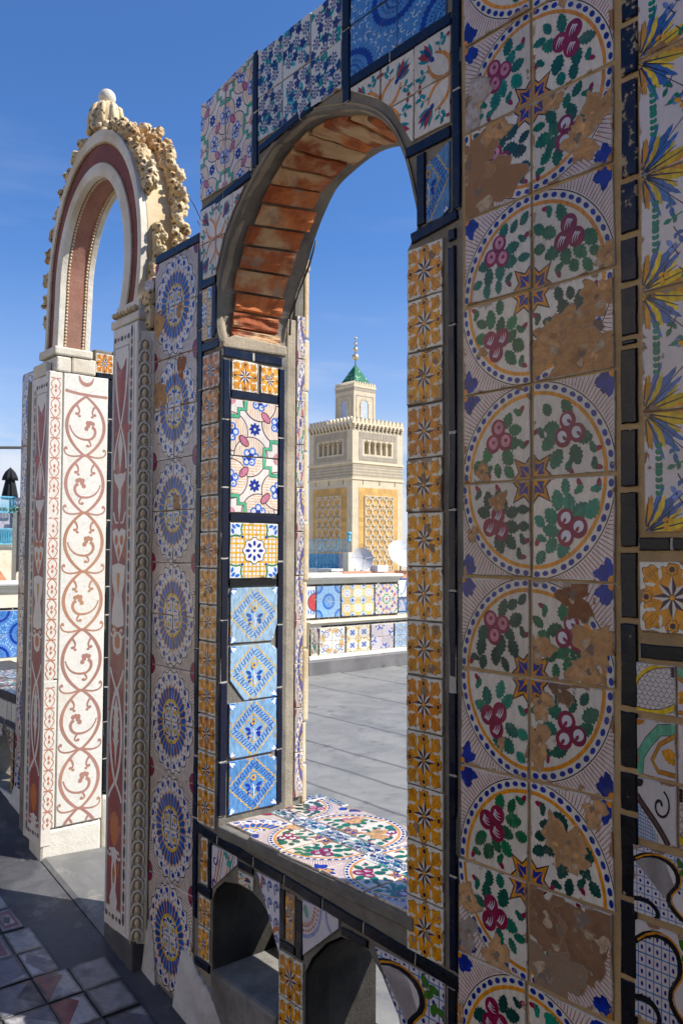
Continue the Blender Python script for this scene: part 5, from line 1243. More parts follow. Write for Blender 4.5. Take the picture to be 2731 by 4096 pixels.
# ---- horseshoe arch: concentric bands
ZC = 1.14
def band(rx, top, n=48):
    rz = top-ZC; a0 = math.asin(max(-1, -(ZC-.938)/rz)); P = []
    for i in range(n+1):
        t = a0+(math.pi-a0)*i/n; P.append((PCX+rx*math.cos(t), ZC+rz*math.sin(t)))
    for k in range(1, 6): P.append((PCX-rx-.004*k, ZC-(ZC-.905)*k/5))
    return P
BO, BT, BR, BX = band(.317, 1.553), band(.376, 1.607), band(.434, 1.688), band(.463, 1.742)
def strip(name, A_, B_, y0, y1, mat, sm=False, prof=0.):
    """solid between two arch lines, from y0 (front) to y1 (back)"""
    mb = MB(); n = len(A_)
    for (a, b) in zip(A_, B_):
        m = ((a[0]+b[0])/2, (a[1]+b[1])/2)
        for p, y in ((a, y1), (a, y0), (m, y0-prof), (b, y0), (b, y1)): mb.v.append((p[0], y, p[1])); mb.c.append((1, 1, 1, 1))
    for i in range(n-1):
        for k in range(5):
            j = (k+1) % 5; mb.f.append((i*5+k, i*5+j, i*5+5+j, i*5+5+k))
    mb.f.append((0, 1, 2, 3, 4)); mb.f.append(tuple((n-1)*5+k for k in (4, 3, 2, 1, 0)))
    return mb.build(name, mat, portal, bevel=.002)
YA = 1.445
def grow(P, Q, f): return [(a[0]+(b[0]-a[0])*f, a[1]+(b[1]-a[1])*f) for a, b in zip(P, Q)]
strip('arch_core', grow(BO, BT, .06), grow(BR, BX, .7), YA+.012, 1.585, CREAM)
strip('inner_trim', BO, grow(BO, BT, .97), YA-.006, YA+.022, WST, prof=.004)
strip('red_band', grow(BO, BT, .98), grow(BR, BX, .02), YA+.003, YA+.02, REDST)
strip('outer_trim', grow(BR, BX, .04), BX, YA-.008, YA+.02, WST, prof=.003)
strip('soffit_lining', grow(BO, BT, .045), grow(BO, BT, .2), YA+.0225, 1.566, SOFF)
strip('inner_trim', BO, grow(BO, BT, .6), 1.567, 1.592, WST)
strip('extrados', grow(BR, BX, .72), grow(BR, BX, 1.0), YA+.021, 1.60, CREAM, prof=0)
def bead_row(P, y, r_, step):
    mb = MB(); acc = 0
    for a, b in zip(P[:-1], P[1:]):
        L = math.hypot(b[0]-a[0], b[1]-a[1]); s_ = step-acc
        while s_ < L:
            t = s_/L; mb.ball((a[0]+(b[0]-a[0])*t, y, a[1]+(b[1]-a[1])*t), r_, 4); s_ += step
        acc = L-(s_-step)
    o = mb.build('bead_row', CREAM, portal, smooth=True); o['kind'] = 'stuff'
bead_row(grow(BO, BT, .03), YA+.030, .0065, .0150); bead_row(grow(BO, BT, .03), 1.558, .0065, .0150)
bead_row(grow(BR, BX, .0), YA-.001, .005, .0120); bead_row(grow(BO, BT, .97), YA-.001, .0035, .0090)
def vine(t0, t1, y, dr, seed, n, size=1.):
    rg = random.Random(seed); mb = MB()
    for k in range(n):
        t = t0+(t1-t0)*(k+rg.uniform(-.4, .4))/(n-1); d = dr*rg.uniform(.2, 1.05); yy = y+rg.uniform(-.022, .022)*size
        mb.ball((PCX+(.463+d)*math.cos(t), yy, ZC+(.602+d)*math.sin(t)), rg.uniform(.007, .019)*size, 5, (1, rg.uniform(.7, 1.2), rg.uniform(.7, 1.2)))
    for k in range(n//2):
        t = t0+(t1-t0)*k/(n//2); mb.ball((PCX+(.463+.012)*math.cos(t), y, ZC+(.602+.012)*math.sin(t)), .02*size, 5)
    o = mb.build('carved_vine', VINE, portal, smooth=True)
    m = o.modifiers.new('Remesh', 'REMESH'); m.mode = 'VOXEL'; m.voxel_size = .0033; m.use_smooth_shade = True
    tx = bpy.data.textures.get('carving') or bpy.data.textures.new('carving', 'CLOUDS'); tx.noise_scale = .014; tx.noise_depth = 3
    d = o.modifiers.new('Displace', 'DISPLACE'); d.texture = tx; d.texture_coords = 'GLOBAL'; d.strength = .016; d.mid_level = .5
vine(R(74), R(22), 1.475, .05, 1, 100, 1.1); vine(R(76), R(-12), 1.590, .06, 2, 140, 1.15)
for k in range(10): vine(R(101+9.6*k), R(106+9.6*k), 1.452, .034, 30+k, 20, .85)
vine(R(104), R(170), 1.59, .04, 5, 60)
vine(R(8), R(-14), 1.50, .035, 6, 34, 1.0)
FX, FY = -3.325, 1.50
mb = MB(); mb.box(FX-.075, FY-.05, 1.725, FX+.07, FY+.06, 1.765); mb.build('finial_base', VINE, portal, bevel=.012)
rg = random.Random(31); mb = MB()
mb.lathe((FX, FY, 0), [(.062, 1.755), (.066, 1.79), (.066, 1.82), (.062, 1.85), (.055, 1.872), (.045, 1.888), (.03, 1.896)], 24)
for k in range(9):
    t = k*.698; mb.tube([(FX+.064*math.cos(t), FY+.064*math.sin(t), 1.76), (FX+.07*math.cos(t), FY+.07*math.sin(t), 1.81), (FX+.06*math.cos(t), FY+.06*math.sin(t), 1.862), (FX+.036*math.cos(t), FY+.036*math.sin(t), 1.888)], [.012, .014, .012, .006], 6)
for k in range(16): mb.ball((FX+.07*math.cos(k*.39), FY+.07*math.sin(k*.39), 1.765+rg.uniform(-.006, .01)), .016, 5)
mb.build('finial_vase', VINE, portal, smooth=True)
mb = MB(); mb.ball((FX, FY, 1.921), .0365, 10); mb.build('finial_ball', WST, portal, smooth=True)
# dry twigs on the ledge of the lower wall
rg = random.Random(2); mb = MB()
for k in range(7):
    p = Vector((-2.56+rg.uniform(-.05, .05), 1.55+rg.uniform(-.04, .04), 1.05)); P = [p]
    d = Vector((rg.uniform(-.2, .5), rg.uniform(-.2, .2), 1)).normalized()
    for q in range(5): d = (d+Vector((rg.uniform(-.5, .5), rg.uniform(-.5, .5), rg.uniform(-.2, .2)))).normalized(); p = p+d*rg.uniform(.03, .055); P.append(p)
    mb.tube(P, [.0016]*5+[.0008], 4)
tw = mb.build('dry_weed', GRASSY); tag(tw, 'thin dry weed growing from the low wall top beside the carved vine', 'weed')

# ------------------------------------------------------------------ the wall to the left of the doorway
lwall = empty('tiled_wall', (-4.5, 1.62, -1.4), 'lower tile-covered wall at the left edge beyond the marble doorway', 'tiled wall')
YL = 1.49; LF = Frame((0, YL, 0), (1, 0, 0), (0, 0, 1))
LOWL = [(-4.70, -1.21), (-4.70, -.99), (-4.62, -.92), (-4.47, -.90), (-4.38, -.925), (-4.335, -.99), (-4.30, -1.10), (-4.295, -1.21)]
mb = MB(); slab(mb, [(-5.6, -1.6), (-3.90, -1.6), (-3.90, .875), (-4.238, .875), (-4.238, -.755), (-5.6, -.755)], [LOWL], YL+.004, 1.73); mb.build('mortar_core', GREYM, lwall)
mb = MB(); mb.box(-4.252, YL+.004, -1.3, -4.2395, 1.72, .86); mb.build('edge_mortar', SAND, lwall, bevel=.003)
Z0 = .872
for r_ in range(12):
    v1 = Z0-.1815*r_; v0 = v1-.1795
    for c in range(2):
        rot = {(0, 0): 1, (0, 1): 0, (1, 0): 2, (1, 1): 3}[(1 if r_ % 2 else 0, c)]
        u = (-4.236, -4.088, -3.94)[c:c+2]; cl = [] if r_ < 11 else [(0, -1, 1.16)]
        tile(lwall, 'sunburst_tile', LF, SUN_A[(r_//2+c) % 2], ('sunL', (r_//2+c) % 2), u[0]+.001, v0, u[1]-.001, v1, rot=rot, wear=.3, clips=cl)
skirt([(-5.4, -1.5), (-3.86, -1.5), (-3.86, -1.175), (-4.06, -1.170), (-4.2, -1.160), (-4.23, -1.158), (-4.26, -1.215), (-4.70, -1.215), (-5.4, -1.2)], YL, .03).build('plaster_patch', PLAST, lwall)
mb = MB(); mb.box(-5.6, YL-.004, -.760, -4.2415, 1.93, -.722); ls = mb.build('sill', DARKM, lwall, bevel=.006)
LS = Frame((0, 0, -.7215), (1, 0, 0), (0, 1, 0))
for i in range(6):
    for j, (v0, v1) in enumerate(((1.50, 1.66), (1.665, 1.73), (1.735, 1.92))):
        a, kk, nm = ((ROSE_A[i % 6], 'roseL', 'rose_tile'), (FLOR_A[i % 6], 'florL', 'floral_tile'), (RING_A if i % 2 else ROSE_A[(i+2) % 6], 'ringL', 'ring_tile' if i % 2 else 'rose_tile'))[j]
        tile(ls, nm, LS, a, (kk, i), -5.15+.152*i, v0, -5.15+.152*i+.149, v1, rot=i % 4, wear=.2)
for i in range(14): tile(lwall, 'plain_tile', LF, Art(lin((206, 202, 190))), 'plainL', -5.1+.062*i, -.858, -5.1+.062*i+.059, -.766, wear=.5)
bar(lwall, LF, -5.4, -.875, -4.236, -.875, .2, NAVY, width=.028); bar(lwall, LF, -4.262, -1.2, -4.242, -.895, .2, NAVY)
for i in range(3): tile(lwall, 'star_tile', LF, STAR_A[i], ('starL', i), -4.294, -.995-.1*i, -4.265, -.90-.1*i, wear=.3)
tile(lwall, 'scroll_tile', LF, GS[0], 'gsLL', -4.42, -1.03, -4.297, -.895, clips=[(-.85, -.5, .85*4.335+.5*.96-.01)], wear=.2); tile(lwall, 'scroll_tile', LF, GS[1], 'gsLM', -4.56, -.955, -4.425, -.893, wear=.2)

# ------------------------------------------------------------------ floors
mb = MB()
xs = [-7.0, -5.2]+[-5.2+.4*k for k in range(1, 16)]+[1.2, 6.0]
for a, b in zip(xs[:-1], xs[1:]): mb.face([(a, -7, floor_z(a)), (b, -7, floor_z(b)), (b, 1.50, floor_z(b)), (a, 1.50, floor_z(a))])
tf = mb.build('terrace_floor', FCEM); tag(tf, kind='structure')
fu = Vector((1, 0, -.164)); fl = fu.length; fu.normalize(); FF = Frame((-2.64, 0, -1.513), tuple(fu), (0, 1, 0))
def fx(x): return (x+2.64)*fl
def floor_art(k):
    rg = random.Random(k+200); wh = lin((176, 174, 176)); gr = lin((112, 114, 126)); rd = lin((128, 60, 72)); dk = lin((64, 66, 80)); A = Art((wh, gr, wh, lin((150, 148, 150)))[k % 4])
    if k == 0: A.poly([(0, 0), (1, 0), (0, 1)], rd); A.poly([(.0, .55), (.45, 1), (0, 1)], wh)
    elif k == 1: A.poly([(0, 0), (1, .2), (1, 0)], wh); A.poly([(0, 1), (.4, 1), (0, .5)], wh)
    elif k == 2: A.poly([(.05, .3), (.6, .95), (1, 1), (.95, .5), (.4, .1)], gr)
    elif k == 3: A.poly([(.12, .12), (.88, .12), (.88, .88), (.12, .88)], lin((134, 84, 96))); A.poly([(.26, .26), (.74, .26), (.74, .74), (.26, .74)], lin((176, 162, 144))); A.poly([(.3, .45), (.55, .35), (.72, .6), (.5, .7)], dk)
    elif k == 4:
        for x in range(2):
            for y in range(2): A.el(.28+x*.45, .28+y*.45, .16, .16, lin((96, 74, 92)), 0, 12); A.el(.28+x*.45, .28+y*.45, .07, .07, lin((160, 134, 96)), 0, 8)
    elif k == 5: A.poly([(0, 0), (.5, .5), (0, 1)], dk); A.poly([(1, 0), (.5, .5), (1, 1)], gr)
    elif k == 6: A.poly([(0, .2), (.7, 1), (0, 1)], gr); A.poly([(.5, 0), (1, .4), (1, 0)], rd)
    return A
FA = [floor_art(k) for k in range(8)]
rgx = random.Random(77); ys = [.05+.15*k for k in range(8)]+[1.205]
for i in range(-2, 11):
    x1 = -2.624-.1495*i; x0 = x1-.1495
    yy = ys if x1 < -2.79 else ys[:-1]+[1.222, 1.372]
    for j in range(len(yy)-1):
        if yy[j] < .45 and i > 4: continue
        k = rgx.randrange(8); ye = yy[j+1]-(.0 if j < len(yy)-2 else rgx.uniform(0, .025))
        me = cache.get(('fl', k, round(ye-yy[j], 2)))
        w_ = fx(x1)-fx(x0)-.005
        o = tile(tf, 'floor_tile', FF, FA[k], ('floor', k), fx(x0)+.0025, yy[j]+.0025, fx(x1)-.0025, ye-.0025, rot=rgx.randrange(4), mat=FLT, d=.006, jit=2.)
mb = MB()
for a, b in zip((-3.655, -3.5, -3.3, -3.15), (-3.5, -3.3, -3.15, -3.012)):
    mb.face([(a, 1.408, floor_z(a)+.004), (b, 1.408, floor_z(b)+.004), (b, 1.425, floor_z(b)+.014), (a, 1.425, floor_z(a)+.014)])
    mb.face([(a, 1.425, floor_z(a)+.014), (b, 1.425, floor_z(b)+.014), (b, 1.80, -1.41+.0*b+max(0, floor_z(b)+1.41)*.9), (a, 1.80, -1.41+max(0, floor_z(a)+1.41)*.9)])
th = mb.build('threshold', LCEM); tag(th, kind='structure')
mb = MB(); mb.box(-8.2, -7.05, -14.1, 4.05, 16, -2.6); tag(mb.build('building_base', GREYW), kind='structure')
mb = MB(); mb.box(-8.1, 1.74, -2.59, 4.0, 15.5, -1.452); rt = mb.build('roof_terrace', ROOF); tag(rt, kind='structure')
SEAM = m_cement('seam_bitumen', lin((102, 101, 101)), lin((118, 117, 116)), lin((92, 91, 92)), True, .85)
sy_ = [1.80, 2.45, 3.22, 3.58, 3.93, 4.62, 5.57, 6.4, 7.3, 8.3, 9.4, 10.6, 12, 13.6, 15.4]
for a, b in zip(sy_[:-1], sy_[1:]):
    mb = MB(); e = b+.07
    mb.face([(-7.66, a, -1.4475), (3.9, a, -1.4475), (3.9, e, -1.4385), (-7.66, e, -1.4385)]); mb.face([(3.9, e, -1.4385), (3.9, e, -1.4455), (-7.66, e, -1.4455), (-7.66, e, -1.4385)])
    mb.build('membrane_strip', ROOF, rt)
    q = MB(); rgq = random.Random(int(b*100)); N = 60; P = [(-7.6+11.4*i/N, b+.02+rgq.uniform(-.006, .006), b+.05+rgq.uniform(-.012, .012)) for i in range(N+1)]
    for i in range(N): q.face([(P[i][0], P[i][1], -1.4425), (P[i+1][0], P[i+1][1], -1.4425), (P[i+1][0], P[i+1][2], -1.4345), (P[i][0], P[i][2], -1.4345)])
    for i in range(N): q.face([(P[i][0], P[i][2], -1.4345), (P[i+1][0], P[i+1][2], -1.4345), (P[i+1][0], P[i+1][2]+.004, -1.445), (P[i][0], P[i][2]+.004, -1.445)])
    q.build('seam_lap', SEAM, rt)
mb = MB(); mb.box(-4000, -4000, -14.6, 4000, 4000, -14.2); tag(mb.build('ground', m_plain('city_ground', lin((196, 180, 152)), .9)), kind='structure')

# unseen house front, added behind the viewpoint to bounce warm sunlight onto the tiles
fac = empty('bounce_house', (-4, -5.6, -1.6), 'added, unseen cream house front with blue door and windows, bouncing warm light', 'house')
def bx0(name, mat, *b, bevel=.01):
    mb = MB(); mb.box(*b); return mb.build(name, mat, fac, bevel=bevel)
HREND = m_plain('cream_render', lin((230, 212, 184)), .9, .12, 2., .4)
bx0('wall', HREND, -11, -6.4, -2.3, .6, -5.6, 3.6, bevel=0); bx0('parapet', HREND, -11.05, -6.45, 3.602, .65, -5.55, 3.75)
for x in (-8.2, -2.2): bx0('window_frame', BLUEP, x-.45, -5.598, .0, x+.45, -5.55, 1.3); bx0('pane', DKM, x-.38, -5.548, .07, x+.38, -5.54, 1.23, bevel=0)
bx0('door', BLUEP, -5.5, -5.598, -1.1, -4.6, -5.55, .95)

# ------------------------------------------------------------------ the tiled bench across the roof
BX0, BX1 = -7.69, -7.85
bench = empty('tiled_bench', (-7.8, 6.0, -1.45), 'long roof bench faced with framed panels of blue and yellow tiles under a whitewashed coping', 'bench')
BF = Frame((BX0, 0, 0), (0, 1, 0), (0, 0, 1)); BB = Frame((BX1, 0, 0), (0, 1, 0), (0, 0, 1))
def bx(name, mat, parent, *b, bevel=.006):
    mb = MB(); mb.box(*b); return mb.build(name, mat, parent, bevel=bevel)
bx('kerb', KERB, bench, -8.15, 5.99, -1.46, -7.655, 9.0, -1.272, bevel=.02)
bx('base_strip', WPNT, bench, -8.14, 6.02, -1.272, -7.668, 8.98, -1.224, bevel=.008)
bx('seat_block', CREW, bench, -8.13, 6.045, -1.224, BX0-.004, 8.96, -.852)
bx('seat_top', CREW, bench, -8.13, 6.02, -.852, BX0+.035, 8.97, -.832, bevel=.008)
bx('backrest', CREW, bench, -8.13, 6.0, -.832, BX1-.004, 7.615, -.40)
bx('coping_band', CREW, bench, -8.13, 1.9, -.4, BX1+.012, 7.625, -.352); bx('coping', WPNT, bench, -8.14, 1.9, -.352, BX1+.03, 7.63, -.337, bevel=.005); bx('coping', WPNT, bench, -8.16, 1.9, -.335, BX1+.065, 7.66, -.296, bevel=.018)
bx('backrest', CREW, bench, -8.13, 1.9, -1.45, BX1-.004, 5.998, -.40)
bx('end_block', DKM, bench, -8.0, 5.90, -1.40, -7.70, 5.985, -1.24, bevel=.02)
bar(bench, BB, 6.0, -.427, 7.605, -.405, .18, BLACK); bar(bench, BB, 6.0, -.823, 7.6, -.803, .16, BLACK)
def panel(fr, u0, v0, us, vs, n, m, art, name, key, rots=None, wear=.3):
    for i in range(n):
        for j in range(m):
            tile(bench, name, fr, art, key, u0+us*i+.001, v0+vs*j+.001, u0+us*(i+1)-.001, v0+vs*(j+1)-.001, rot=(rots(i, j) if rots else 0), wear=wear)
q4 = lambda i, j: [[2, 1], [3, 0]][i % 2][j % 2]
RW = Art(lin((226, 224, 220))); RW.el(1, .5, .6, .3, DARK, 0, 16); RW.el(1, .5, .56, .27, lin((206, 84, 84)), 0, 16)
for k in range(5): RW.leaf(.2+.15*k, .9, R(200+30*k), .2, .05, MIDB, 3); RW.leaf(.2+.15*k, .1, R(160-30*k), .2, .05, MIDB, 3)
tile(bench, 'rose_tile', BB, RW, 'rw', 6.05, -.80, 6.245, -.43, wear=.2)
for u in (6.25, 6.635, 7.19, 7.6): bar(bench, BB, u, -.805, u+.016, -.425, .19, BLACK)
RINGP = Art(lin((146, 176, 204))); RINGP.f = [(q_, tuple(.65*a_+.35*b_ for a_, b_ in zip(c_, lin((140, 172, 204)))), k_, r2_) for q_, c_, k_, r2_ in RING_A.f]; RINGP.k = RING_A.k
panel(BB, 6.268, -.80, .183, .186, 2, 2, RINGP, 'ring_tile', 'ringB', lambda i, j: (i+j) % 2, 0.); panel(BB, 6.653, -.80, .1785, .186, 3, 2, CHECK_A[1], 'check_tile', 'ck1', None, .2); panel(BB, 7.209, -.80, .195, .186, 2, 2, LOOP_A, 'loop_tile', 'loopB', lambda i, j: [[3, 0], [2, 1]][i][j], .1)
bar(bench, BF, 6.21, -.900, 8.9, -.880, .13, BLACK)
for u in (6.045, 6.165, 6.575, 6.977, 7.375, 7.78, 8.2): bar(bench, BF, u, -1.222, u+.018, -.905, .17, BLACK)
tile(bench, 'rose_tile', BF, ROSE_A[3], 'roseBench', 6.075, -1.20, 6.16, -.90, wear=.2)
panel(BF, 6.19, -1.215, .187, .152, 2, 2, CHECK_A[3], 'check_tile', 'ck3', q4, .4); panel(BF, 6.60, -1.215, .185, .152, 2, 2, CHECK_A[0], 'check_tile', 'ck0', None, .5); panel(BF, 7.0, -1.215, .185, .152, 2, 2, CHECK_A[2], 'check_tile', 'ck2', q4, .5)
panel(BF, 7.398, -1.215, .188, .152, 2, 2, MEAN_A[1], 'meander_tile', 'mb', None, .6); panel(BF, 7.80, -1.215, .195, .152, 2, 2, CHECK_A[1], 'check_tile', 'ckx', None, .4)
bar(bench, BB, 2.0, -.556, 3.4, -.534, .18, BLACK)
panel(BB, 2.16, -.985, .212, .212, 6, 2, RING_A, 'ring_tile', 'ringC', lambda i, j: (i+j) % 2, 0.)
# blue scrolled railing where the bench back stops
mb = MB(); X = -7.97
mb.tube([(X, 7.64, -.375), (X, 9.0, -.375)], .013, 6); mb.tube([(X, 7.64, -.80), (X, 9.0, -.80)], .012, 6)
for k in range(6):
    y = 7.68+.21*k; mb.tube([(X, y, -1.2), (X, y, -.375)], .009, 6)
    mb.tube([(X, y+.02, -.375), (X, y+.045, -.50), (X, y+.10, -.58), (X, y+.17, -.52), (X, y+.20, -.40)], .007, 5); mb.tube([(X, y, -.80), (X, y+.05, -.66), (X, y+.11, -.6), (X, y+.16, -.68), (X, y+.2, -.8)], .007, 5)
    mb.tube([(X, y+.03+.05*math.cos(t), -.70+.05*math.sin(t)) for t in [k2*.6 for k2 in range(11)]], .006, 5)
rl = mb.build('railing', BLUEP, smooth=True); tag(rl, 'blue scrolled iron railing at the right end of the tiled bench', 'railing')

# ------------------------------------------------------------------ neighbouring roofs between the bench and the minaret
house = empty('roof_house', (-24, 22, -14), 'low house roof with an orange parapet carrying two satellite dishes', 'house')
bx('wall', GREYW, house, -30, 16.5, -14.2, -21.1, 32, -1.05, bevel=0); bx('parapet', ORW, house, -21.35, 17.9, -1.05, -21.05, 32, -.70, bevel=.02)
bx('parapet', CREW, house, -21.38, 16.4, -1.05, -21.04, 17.88, -.72, bevel=.02); bx('wall', WPNT, house, -21.049, 18, -1.6, -21.02, 32, -1.0, bevel=.01)
for k in range(3): bx('vent_cap', DKM, house, -22.9, 18.3+.5*k, -1.0, -22.6, 18.55+.5*k, -.74)
wb = bx('roof_box', WBOX, None, -20.95, 19.30, -.72, -20.55, 19.78, -.50, bevel=.01); tag(wb, 'white metal box on the orange parapet between the two dishes', 'box')
wb.location.x -= .35
def dish(name, c, aim, d, label):
    t = empty('satellite_dish', (c[0], c[1], -.70), label, 'satellite dish', 'satellite dishes on the orange parapet')
    a = Vector(aim).normalized(); q = a.to_track_quat('Z', 'Y').to_matrix().to_4x4(); M = Matrix.Translation(c) @ q; r_ = d/2; mb = MB(); n = 36; N = 6
    for sgn, off in ((1, 0), (-1, -.012)):
        b = len(mb.v)
        for k in range(N+1):
            rr_ = r_*k/N
            for j in range(n):
                th_ = 2*math.pi*j/n; mb.v.append(tuple(M @ Vector((rr_*math.cos(th_), rr_*math.sin(th_)*1.06, .55*rr_*rr_/d+off-.06)))); mb.c.append((1, 1, 1, 1))
        for k in range(N):
            for j in range(n):
                f = (b+k*n+j, b+k*n+(j+1) % n, b+(k+1)*n+(j+1) % n, b+(k+1)*n+j); mb.f.append(f if sgn > 0 else f[::-1])
        if sgn < 0:
            for j in range(n): mb.f.append((N*n+j, N*n+(j+1) % n, b+N*n+(j+1) % n, b+N*n+j))
    mb.build('reflector', DISHM, t, smooth=False)
    e = M @ Vector((0, -r_*.12, r_*.95)); lo = M @ Vector((0, -r_*1.02, .02)); mb = MB(); mb.tube([lo, e], .012, 6); mb.tube([M @ Vector((r_*.92, .2*r_, .02)), e], .006, 5); mb.tube([M @ Vector((-r_*.92, .2*r_, .02)), e], .006, 5); mb.build('feed_arm', DISHM, t)
    mb = MB(); mb.tube([e, e-a*.07], [.03, .022], 8); mb.build('receiver', DKM, t)
    bk = M @ Vector((0, 0, -.08)); mb = MB(); mb.tube([bk, bk-a*.08, (bk.x-a.x*.12, bk.y-a.y*.12, -.72)], .022, 8); mb.box(bk.x-a.x*.12-.1, bk.y-a.y*.12-.1, -.74, bk.x-a.x*.12+.1, bk.y-a.y*.12+.1, -.70); mb.build('mount', DKM, t)
    return t
dish('dish', (-21.3, 18.95, -.30), (.80, -.50, .22), .75, 'round grey satellite dish at left with its face turned to the window')
dish('dish', (-21.2, 20.75, -.16), (.78, -.25, .62), 1.12, 'larger white satellite dish at right tipped up to the sky')
post = bx('chimney_post', CREW, None, -30.6, 26.0, -1.6, -30.2, 26.42, -.10, bevel=.02); tag(post, 'stained cream masonry post beside the turquoise balcony', 'post')
bal = empty('balcony', (-36, 28, -14), 'turquoise latticed balcony in two tiers on the roof left of the minaret', 'balcony')
def lattice(name, p0, p1, z0, z1, parent, n, mat=TURQ, r_=.018):
    mb = MB(); p0, p1 = Vector(p0), Vector(p1); d = (p1-p0)/n
    for z in (z0, z1, z0+(z1-z0)*.12, z1-(z1-z0)*.12): mb.tube([(p0.x, p0.y, z), (p1.x, p1.y, z)], r_*1.3, 5)
    for k in range(n+1):
        p = p0+d*k; mb.tube([(p.x, p.y, z0), (p.x, p.y, z1)], r_*(1.7 if k % 5 == 0 else .8), 5)
        if k < n:
            q = p+d; zm = (z0+z1)/2; mb.tube([(p.x, p.y, z0), ((p.x+q.x)/2, (p.y+q.y)/2, zm), (p.x, p.y, z1)], r_*.7, 4); mb.tube([(q.x, q.y, z0), ((p.x+q.x)/2, (p.y+q.y)/2, zm), (q.x, q.y, z1)], r_*.7, 4)
            c = (p+q)/2; mb.tube([(c.x+d.x*.3*math.cos(t), c.y+d.y*.3*math.cos(t), zm+.22*(z1-z0)*math.sin(t)) for t in [j*.7 for j in range(10)]], r_*.6, 4)
    return mb.build(name, mat, parent)
lattice('railing', (-38.0, 29.3), (-34.1, 29.40), -.05, .59, bal, 13, r_=.013); lattice('railing', (-37.2, 28.4), (-34.5, 29.0), -.95, -.17, bal, 11, r_=.013)
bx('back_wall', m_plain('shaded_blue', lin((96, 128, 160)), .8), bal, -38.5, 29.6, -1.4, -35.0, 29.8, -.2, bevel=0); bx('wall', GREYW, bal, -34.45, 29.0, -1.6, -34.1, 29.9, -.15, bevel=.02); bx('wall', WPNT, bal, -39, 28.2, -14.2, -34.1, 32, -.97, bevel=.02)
mb = MB(); mb.tube([(-34.1, 29.4, .5), (-34.1, 29.4, .92)], .08, 8); mb.lathe((-34.1, 29.4, 0), [(.1, .84), (.16, .9), (.14, .96), (.02, 1.0)], 10); mb.lathe((-34.1, 29.4, 0), [(.05, .42), (.12, .5), (.1, .58), (.05, .62)], 10); mb.build('post_lantern', TURQ, bal, smooth=True)

# ------------------------------------------------------------------ the minaret
mx0, my0, s_ = -64.18, 55.76, 7.1
min_ = empty('minaret', (mx0-s_/2, my0+s_/2, -14.2), 'square pale stone minaret with battlements, a lantern tower and a green pyramid roof', 'minaret')
STN = lin((202, 188, 160)); STN2 = lin((192, 176, 146)); GRY = lin((164, 154, 138)); GOLD = lin((200, 158, 92)); CRM = lin((214, 198, 168))
RFc = (Vector((mx0, my0, 0)), Vector((0, 1, 0)), Vector((1, 0, 0)))         # +X face: runs along y
LFc = (Vector((mx0, my0, 0)), Vector((-1, 0, 0)), Vector((0, -1, 0)))       # -Y face: runs along -x
def mx_(o, u, nrm): return Matrix(((u.x, 0, nrm.x, o.x), (u.y, 0, nrm.y, o.y), (0, 1, 0, 0), (0, 0, 0, 1)))
def fprism(mb, face, poly, d0, d1): 
    P = poly if area(poly) > 0 else poly[::-1]
    mb.prism(P, d0, d1, mx_(*face)); return mb
def rect(a, b, c, d): return [(a, b), (c, b), (c, d), (a, d)]
mb = MB(); mb.col = STN+(1,); mb.box(mx0-s_, my0, -14.2, mx0, my0+s_, 9.0)
mb.col = STN+(1,)
body_ = mb.build('shaft', VC, min_)
mb = MB(); mb.col = GRY+(1,)
for face in (RFc, LFc):
    for k in range(9): mb.col = (jit(GRY, random.Random(k), .08) if k % 2 else STN2)+(1,); fprism(mb, face, rect(.02, 7.46+.155*k, s_-.02, 7.46+.155*(k+1)-.012), .0, .035)
mb.build('banded_course', VC, min_)
for z0, z1, pr in ((8.86, 9.04, .12), (7.22, 7.44, .1)):
    mb = MB(); mb.col = CRM+(1,); mb.box(mx0-s_-pr, my0-pr, z0, mx0+pr, my0+s_+pr, z1); mb.build('cornice', VC, min_, bevel=.03)
